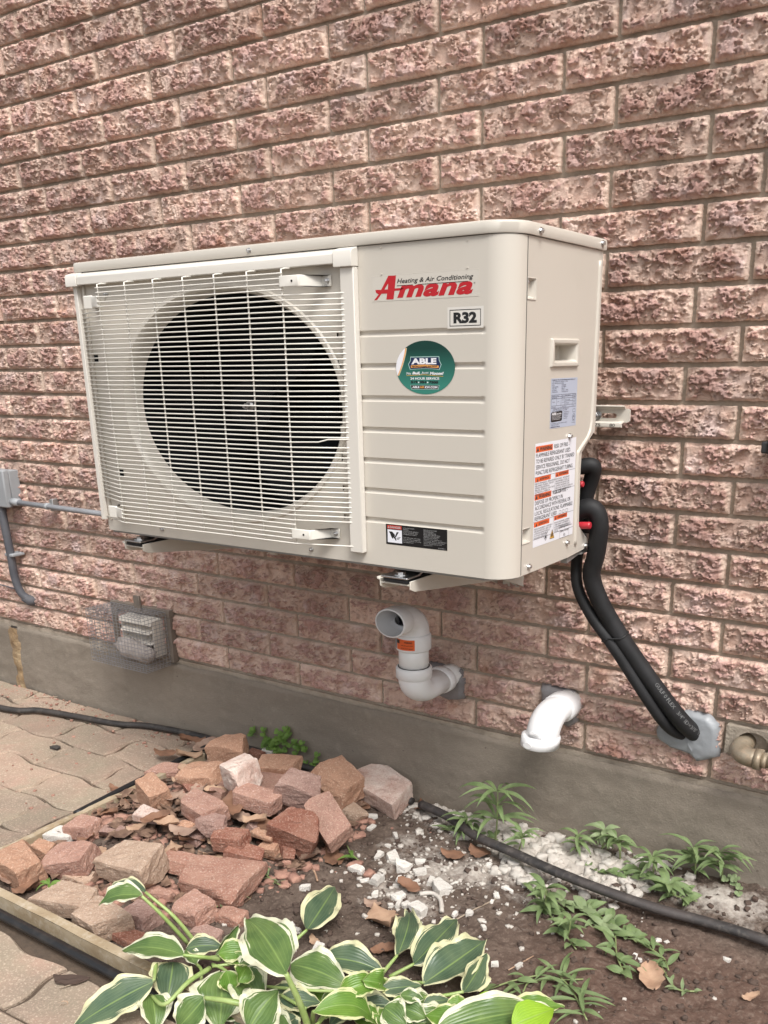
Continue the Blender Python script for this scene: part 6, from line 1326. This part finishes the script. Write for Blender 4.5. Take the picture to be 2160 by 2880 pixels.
# weeds
def plant(name, px, py, label, cat='plant', group=None, z=None):
    p, zz = heap(px, py); 
    return empty(name, (p[0], p[1], zz), label=label, cat=cat, group=group), np.array([p[0], p[1], zz])
WR = random.Random(9)
_wl = {}
def add_leaf(par, B, T, w, m, prof=prof_lance, nu=9, nv=5, **k):
    nrm = np.array([WR.uniform(-.3, .3), WR.uniform(-.5, .1), 1.0])
    V, Fc, at = leaf_mesh(B, T, w, nrm, k.get('arch', .12), k.get('fold', .3), .03, WR.uniform(-.4, .4), prof, nu, nv, WR.uniform(0, 9), droop=k.get('droop', .25))
    place('leaf', V, Fc, m, par, smooth=True, attr=at)
def tall_weed(px, py, tx, ty, nl, ll, w, label, m=M_WEED, group=None, tiers=3, spread=1.0, below=0):
    """stem from px,py on the soil up to tx,ty (in the plane of its own foot), whorls of narrow leaves"""
    e, b = plant('weed', px, py, label, group=group); t = at_y(tx, ty, b[1]-.01)
    pts = catmull([b, b*.5+t*.5+np.array([.004, -.004, 0]), t], 6); place('stem', *tube(pts, list(np.linspace(.0022, .0013, len(pts))), 6), M_WSTEM, e, smooth=True)
    nl = int(nl*1.35)
    for i in range(nl):
        q = 1-(i//(max(1, nl//tiers)))*.26; c = b+(t-b)*max(.15, q); a = i*2.4+WR.uniform(-.3, .3); L_l = ll*WR.uniform(.7, 1.1)*(1 if q > .9 else .85)
        el = WR.uniform(-.15, .55); d = np.array([math.cos(a)*spread, math.sin(a)*.8, 0]); d /= np.linalg.norm(d); T = c+d*L_l*math.cos(el)+np.array([0, 0, L_l*math.sin(el)*.8])
        if T[1] > -.02: T[1] = -.02-WR.uniform(0, .01)
        add_leaf(e, c, T, w*.62*WR.uniform(.8, 1.2), m)
    return e
tall_weed(1393, 2372, 1400, 2228, 18, .105, .018, 'tallest weed with long drooping narrow leaves by the chalky strip', tiers=3)
tall_weed(1300, 2350, 1315, 2300, 12, .060, .016, 'low leafy weed left of the tallest one over the hose', tiers=3)
tall_weed(1455, 2400, 1470, 2345, 10, .050, .014, 'small weed right of the tallest one leaning over the hose', tiers=2)
tall_weed(1620, 2400, 1625, 2350, 12, .052, .013, 'narrow leaved weed left of the silvery one on the white stones', tiers=3)
tall_weed(1745, 2420, 1735, 2360, 12, .050, .017, 'spreading weed beside the silvery one near the foundation', tiers=2)
tall_weed(1690, 2395, 1700, 2335, 14, .045, .022, 'silvery leaved weed against the foundation', M_WEEDG, tiers=3)
tall_weed(1835, 2465, 1835, 2410, 12, .055, .014, 'drooping weed left of the right hand pair', tiers=2)
tall_weed(1955, 2470, 1950, 2385, 15, .072, .017, 'leafy weed, left one of the right hand pair', tiers=3)
tall_weed(2030, 2480, 2025, 2398, 16, .078, .017, 'leafy weed, right one of the right hand pair by the foundation', tiers=3)
tall_weed(1530, 2570, 1535, 2500, 16, .055, .020, 'bushy weed in front of the hose left of the creepers', tiers=4)
tall_weed(1590, 2640, 1605, 2590, 9, .050, .016, 'upright sprig among the creepers', tiers=3)
tall_weed(1895, 2520, 1880, 2490, 10, .055, .028, 'broad leaved weed just above the hose at right', tiers=2)
tall_weed(125, 2506, 140, 2488, 5, .032, .014, 'tiny bright green seedling beside the big orange brick', M_CLOV, tiers=1)
# round leaved clover-like weed at the back of the heap
def clump(px, py, w, h, n, s, label, m=M_CLOV, name='weed', back=-.02, prof=prof_round):
    e, b = plant(name, px, py, label)
    for i in range(n):
        u, v = WR.gauss(0, .36), WR.uniform(0, 1); pm = FPX/((b-CAM)@AW); c = b+np.array([u*w/pm, -abs(WR.gauss(0, .018))-.012, v*h/pm*(1-min(1, abs(u))*.5)]); 
        if c[1] > -.018: c[1] = -.018
        place('stem', *tube([b+np.array([u*.01, 0, 0]), c], .0008, 4), M_WSTEM, e)
        for k in range(3):
            a = k*2.09+i; d = np.array([math.cos(a), -.5+.5*math.sin(a), .35*math.sin(a)]); d /= np.linalg.norm(d); T = c+d*s
            V, Fc, at = leaf_mesh(c, T, s*.95, (.2, -.7, .7), .03, .15, .02, 0, prof, 7, 5, i, 0); place('leaf', V, Fc, m, e, smooth=True, attr=at)
clump(840, 2128, 165, 125, 62, .0120, 'round leaved green weed growing at the foundation behind the heap')
clump(760, 2080+30, 90, 30, 8, .009, 'wispy greyish weed against the foundation left of the green one', M_WEEDG)
clump(2075, 2480, 60, 30, 8, .009, 'feathery pale weed at the foundation on the far right', M_WEEDG)
clump(1345, 2660, 60, 16, 9, .008, 'small clover patch right of the broken hosta leaves')
# creepers lying on the soil
def creeper(pts, label, n=9, ll=.04, w=.022, m=M_WEED, prof=prof_lance):
    e, b = plant('creeping_weed', *pts[0], label, group=None); P = []
    for (x, y) in pts: p, z = heap(x, y); P.append((p[0], p[1], z+.008))
    pts3 = catmull(P, 6); place('stem', *tube(pts3, .0016, 6), M_WSTEM, e, smooth=True)
    for i in range(n):
        c = np.array(pts3[int((i+.7)/n*(len(pts3)-1))]); a = WR.uniform(0, 6.3); L_l = ll*WR.uniform(.6, 1.15); T = c+np.array([math.cos(a)*L_l, math.sin(a)*L_l, WR.uniform(.0, .018)]); add_leaf(e, c, T, w*.72*WR.uniform(.7, 1.2), m, prof, arch=.1, droop=.1)
creeper([(1500, 2520), (1560, 2600), (1620, 2680)], 'dense creeping weed running down from the hose', 20, .042, .022)
creeper([(1560, 2540), (1660, 2580), (1720, 2640)], 'creeping weed with oval leaves in the middle of the tangle', 20, .040, .026, M_WEEDG)
creeper([(1640, 2560), (1740, 2620), (1790, 2660)], 'creeping weed with holed leaves nearest the hose', 16, .036, .026)
creeper([(1730, 2640), (1735, 2700), (1760, 2760)], 'creeping weed ending in a fan of long leaves', 12, .050, .020)
creeper([(1780, 2650), (1860, 2700), (1880, 2740)], 'thin creeping weed reaching the dry brown leaf', 12, .040, .014)
creeper([(1860, 2730), (1900, 2790), (1960, 2800)], 'wispy creeping stem right of the dry brown leaf', 12, .018, .010, M_WEEDG)
creeper([(1780, 2440), (1880, 2520), (1960, 2545)], 'creeping weed along the upper side of the hose', 18, .040, .024)
creeper([(1650, 2455), (1740, 2470), (1800, 2480)], 'creeping weed on the white dust below the silvery weed', 12, .034, .022)
creeper([(1240, 2340), (1320, 2350), (1400, 2370)], 'trailing weed over the hose below the tallest weed', 16, .034, .015)
creeper([(1370, 2795), (1440, 2770), (1520, 2752)], 'cut weed stem with a few leaves lying above the lime leaf', 6, .045, .016)
creeper([(1565, 2745), (1610, 2800), (1650, 2880)], 'cut stem with long narrow leaves at the bottom edge', 22, .070, .011)
creeper([(1470, 2800), (1500, 2770), (1640, 2765)], 'single long narrow leaf sprig lying on the soil', 5, .08, .012)
creeper([(975, 2385), (990, 2410), (1010, 2430)], 'fallen green leaf sprig beside the white stones', 2, .05, .020, M_CLOV)
creeper([(720, 2440), (760, 2480), (790, 2500)], 'mossy sprig at the edge of the bare soil', 12, .016, .006, M_WEEDG)
creeper([(610, 2560), (650, 2540), (680, 2530)], 'grassy tuft beside the pink speckled block', 16, .030, .003, M_WEEDG)
creeper([(1250, 2650), (1300, 2670), (1330, 2700)], 'small sprigs right of the folded hosta leaf', 8, .016, .008)

# dead leaves
M_DEAD = [mat('dry_leaf_%s' % n_, c, .75, noise=[(30, c2, .9)], bump=[(120, .5, .002)]) for n_, c, c2 in (('brown', (.24, .125, .075), (.15, .08, .05)), ('tan', (.46, .31, .21), (.33, .20, .13)), ('dusty', (.36, .25, .19), (.25, .16, .12)))]
def oak_outline(seed, lobes=4):
    R = random.Random(seed); P = []
    for sgn in (1, -1):
        S = []
        for k in range(lobes*2+1):
            u = .10+.85*k/(lobes*2); a = (.26 if k % 2 else .10)*(1.2-abs(u-.5))*R.uniform(.8, 1.2); S.append((u, sgn*a))
        P += S if sgn > 0 else S[::-1]
    return P
def dead_leaf(px, py, size, rz, m, label, seed, lift=.0, kind='dead_leaf', curl=.35, grp='dry oak leaves in the rubble'):
    p, z = heap(px, py); z += lift; p = at_z(px, py, z); nu, nv = 13, 7; R = random.Random(seed); V = []; a = math.radians(rz)
    ph = R.uniform(0, 6)
    for i in range(nu):
        u = i/(nu-1); lob = .5+.5*abs(math.sin(u*math.pi*3.6+.4)); W = .36*size*math.sin(math.pi*min(1, u*.97+.02))**.7*(.45+.55*lob)
        for j in range(nv):
            v = 2*j/(nv-1)-1; x = (u-.5)*size; y = W*v; h = curl*size*(.35*(2*u-1)**2+.55*v*v*math.sin(u*3+ph)+.10*math.sin(u*9+ph)*v)
            V.append((p[0]+x*math.cos(a)-y*math.sin(a), p[1]+x*math.sin(a)+y*math.cos(a), z+.004+max(-.002, h)))
    return place(kind, V, grid_faces(nv, nu), m, smooth=True, label=label, cat='leaf', group=grp)
DL = [(1080, 620, .09, 30), (1230, 640, .09, 60), (1330, 590, .10, 80), (1440, 740, .08, 100), (1180, 800, .07, 20), (1210, 930, .08, 120), (1010, 1060, .085, 45), (1080, 1090, .08, 200), (1200, 1120, .10, 15), (1260, 1180, .09, 75), (1130, 1250, .08, 150), (1110, 900, .08, 70), (700, 1020, .07, 20), (640, 1250, .06, 10), (690, 1290, .06, 80), (800, 960, .06, 130), (1400, 880, .07, 40), (1560, 1060, .08, 10), (1480, 960, .09, 110), (900, 1100, .07, 60), (1290, 860, .07, 95), (750, 860, .05, 10), (1330, 1020, .08, 160), (60, 1440, .07, 30), (170, 1500, .07, 60), (1600, 1120, .07, 140), (1640, 980, .06, 20), (560, 1180, .05, 40), (1420, 1200, .07, 20)]
RBP = [(zf(x, y), lb) for (zf, x, y, w, h, kd, lb, *_) in RB if w > 170]
used_l = set()
def near_label(px, py, kind):
    for (q, lb) in sorted(RBP, key=lambda t: (t[0][0]-px)**2+(t[0][1]-py)**2):
        base = ' '.join(lb.split()[:10])
        if base.split()[-1] in ('the', 'with', 'a', 'in', 'of', 'and', 'at', 'by', 'under', 'right', 'left', 'to', 'red'): base = ' '.join(lb.split()[:8])
        side = 'left of' if px < q[0]-25 else 'right of' if px > q[0]+25 else 'in front of' if py > q[1] else 'behind'
        t = '%s leaf %s the %s' % (kind, side, base); t = ' '.join(t.split()[:16])
        if t not in used_l: used_l.add(t); return t
KD = ['dry brown', 'dry tan', 'dusty brown']
for i, (x, y, s_, rz_) in enumerate(DL):
    px, py = Z4(x, y); dead_leaf(px, py, s_*.78, rz_, M_DEAD[i % 3], near_label(px, py, KD[i % 3]), 50+i, .030 if 1000 < x < 1500 and y < 1150 else .012)
DL5 = [(100, 200, .09, 50), (60, 400, .07, 10), (300, 440, .09, 60), (500, 720, .08, 10), (580, 740, .08, 160), (690, 930, .07, 30), (330, 650, .10, 80), (1130, 560, .07, 20), (1200, 620, .06, 0), (250, 960, .07, 40)]
for i, (x, y, s_, rz_) in enumerate(DL5):
    px, py = Z5(x, y); dead_leaf(px, py, s_*.78, rz_, M_DEAD[i % 2], near_label(px, py, KD[i % 2]), 90+i, .035 if y < 800 and x < 900 else .01)
for i, (px, py, s_, rz_, m_, lb) in enumerate([(1195, 2275, .075, -40, M_DEAD[0], 'reddish brown leaf at the start of the hose beside the spotted block'), (1275, 2405, .060, 10, M_DEAD[0], 'dark curled brown leaf left of the reddish triangle leaf'), (1350, 2400, .065, -20, M_DEAD[0], 'reddish triangular dry leaf below the hose'), (865, 2410, .085, -70, M_DEAD[2], 'oak leaf with its stalk pointing to the bare soil'), (940, 2415, .07, -40, M_DEAD[0], 'dark oak leaf right of the stalked one'), (1075, 2590, .095, -35, M_DEAD[1], 'large curled tan leaf above the broken hosta leaf'), (1150, 2500, .055, 5, M_DEAD[0], 'flat brown leaf between the white stones'), (1050, 2545, .045, 0, M_DEAD[2], 'small brown leaf above the large curled one'), (885, 2650, .028, -20, M_DEAD[1], 'tiny reddish leaf scrap near the big hosta leaf'), (1830, 2760, .070, -60, M_DEAD[1], 'dry tan leaf at the end of the creepers'), (2110, 2808, .030, 30, M_DEAD[1], 'small dry leaf on the bare soil at far right'), (560, 2160, .09, 60, M_DEAD[2], 'crumpled leaf beside the end of the edging strip'), (1080, 2680, .05, 30, M_DEAD[0], 'dark red leaf under the hosta stalk'), (180, 2830, .018, 20, M_DEAD[1], 'tiny leaf scrap on the near paver')]):
    dead_leaf(px, py, s_, rz_, m_, lb, 140+i, .004, grp=None)
# twigs, curled root
M_TWIG = mat('grey_twig', (.36, .29, .22), .8, noise=(50, (.22, .17, .12), .8))
for (pts, r, lb, nm, ct, mm) in (([(1395, 2530), (1330, 2562), (1280, 2590)], .0016, 'thin straight twig pointing at the white stones', 'twig', 'twig', M_TWIG), ([(870, 2430), (885, 2455), (893, 2480)], .0022, 'short pale stalk standing on the bare soil', 'twig', 'twig', M_DEAD[1]),
        ([(1180, 2520), (1215, 2518), (1238, 2535), (1243, 2570)], .0048, 'curled white root among the white stones', 'root', 'root', M_CHIP), ([(1990, 2370), (2030, 2358)], .0009, 'thin dark stalk against the foundation', 'twig', 'twig', M_TWIG), ([(1500, 2690), (1430, 2730)], .0012, 'dry straw on the soil right of the hosta', 'twig', 'twig', M_DEAD[1]), ([(170, 2800), (225, 2780)], .0010, 'thin dark twig on the near paver', 'twig', 'twig', M_TWIG), ([(90, 1970), (170, 1965)], .0016, 'brown twig beside the black hose on the pavers', 'twig', 'twig', M_TWIG), ([(1790, 2400), (1850, 2420), (1920, 2445)], .003, 'pale stick leaning along the chalky strip', 'stick', 'stick', M_CHIP)):
    P = [];
    for (x, y) in pts: p, z = heap(x, y); P.append((p[0], min(-.02, p[1]), (z if p[0] > -.7 and p[1] > -.85 else GZ)+r))
    V, Fc = tube(catmull(P, 5), r, 7); place(nm, V, Fc, mm, smooth=True, label=lb, cat=ct)
p = at_z(158, 2105, GZ); V, Fc = lump(.026, .018, .006, 77, 2, 5, .002); place('dark_stone', np.array(V)+[p[0], p[1], GZ], Fc, mat('dark_pebble', (.05, .045, .04), .8), label='small dark pebble on the pavers', cat='stone')
p = at_z(195, 2760, GZ); V, Fc = lump(.055, .022, .004, 78, 2, 5, .003); place('bark_scrap', np.array(V)@rotm(0, 0, .5).T+[p[0], p[1], GZ], Fc, mat('dark_bark', (.07, .045, .035), .9), label='dark flat bark scrap on the near paver', cat='bark')
bpy.data.objects.remove(_fo); bpy.data.curves.remove(_fc)
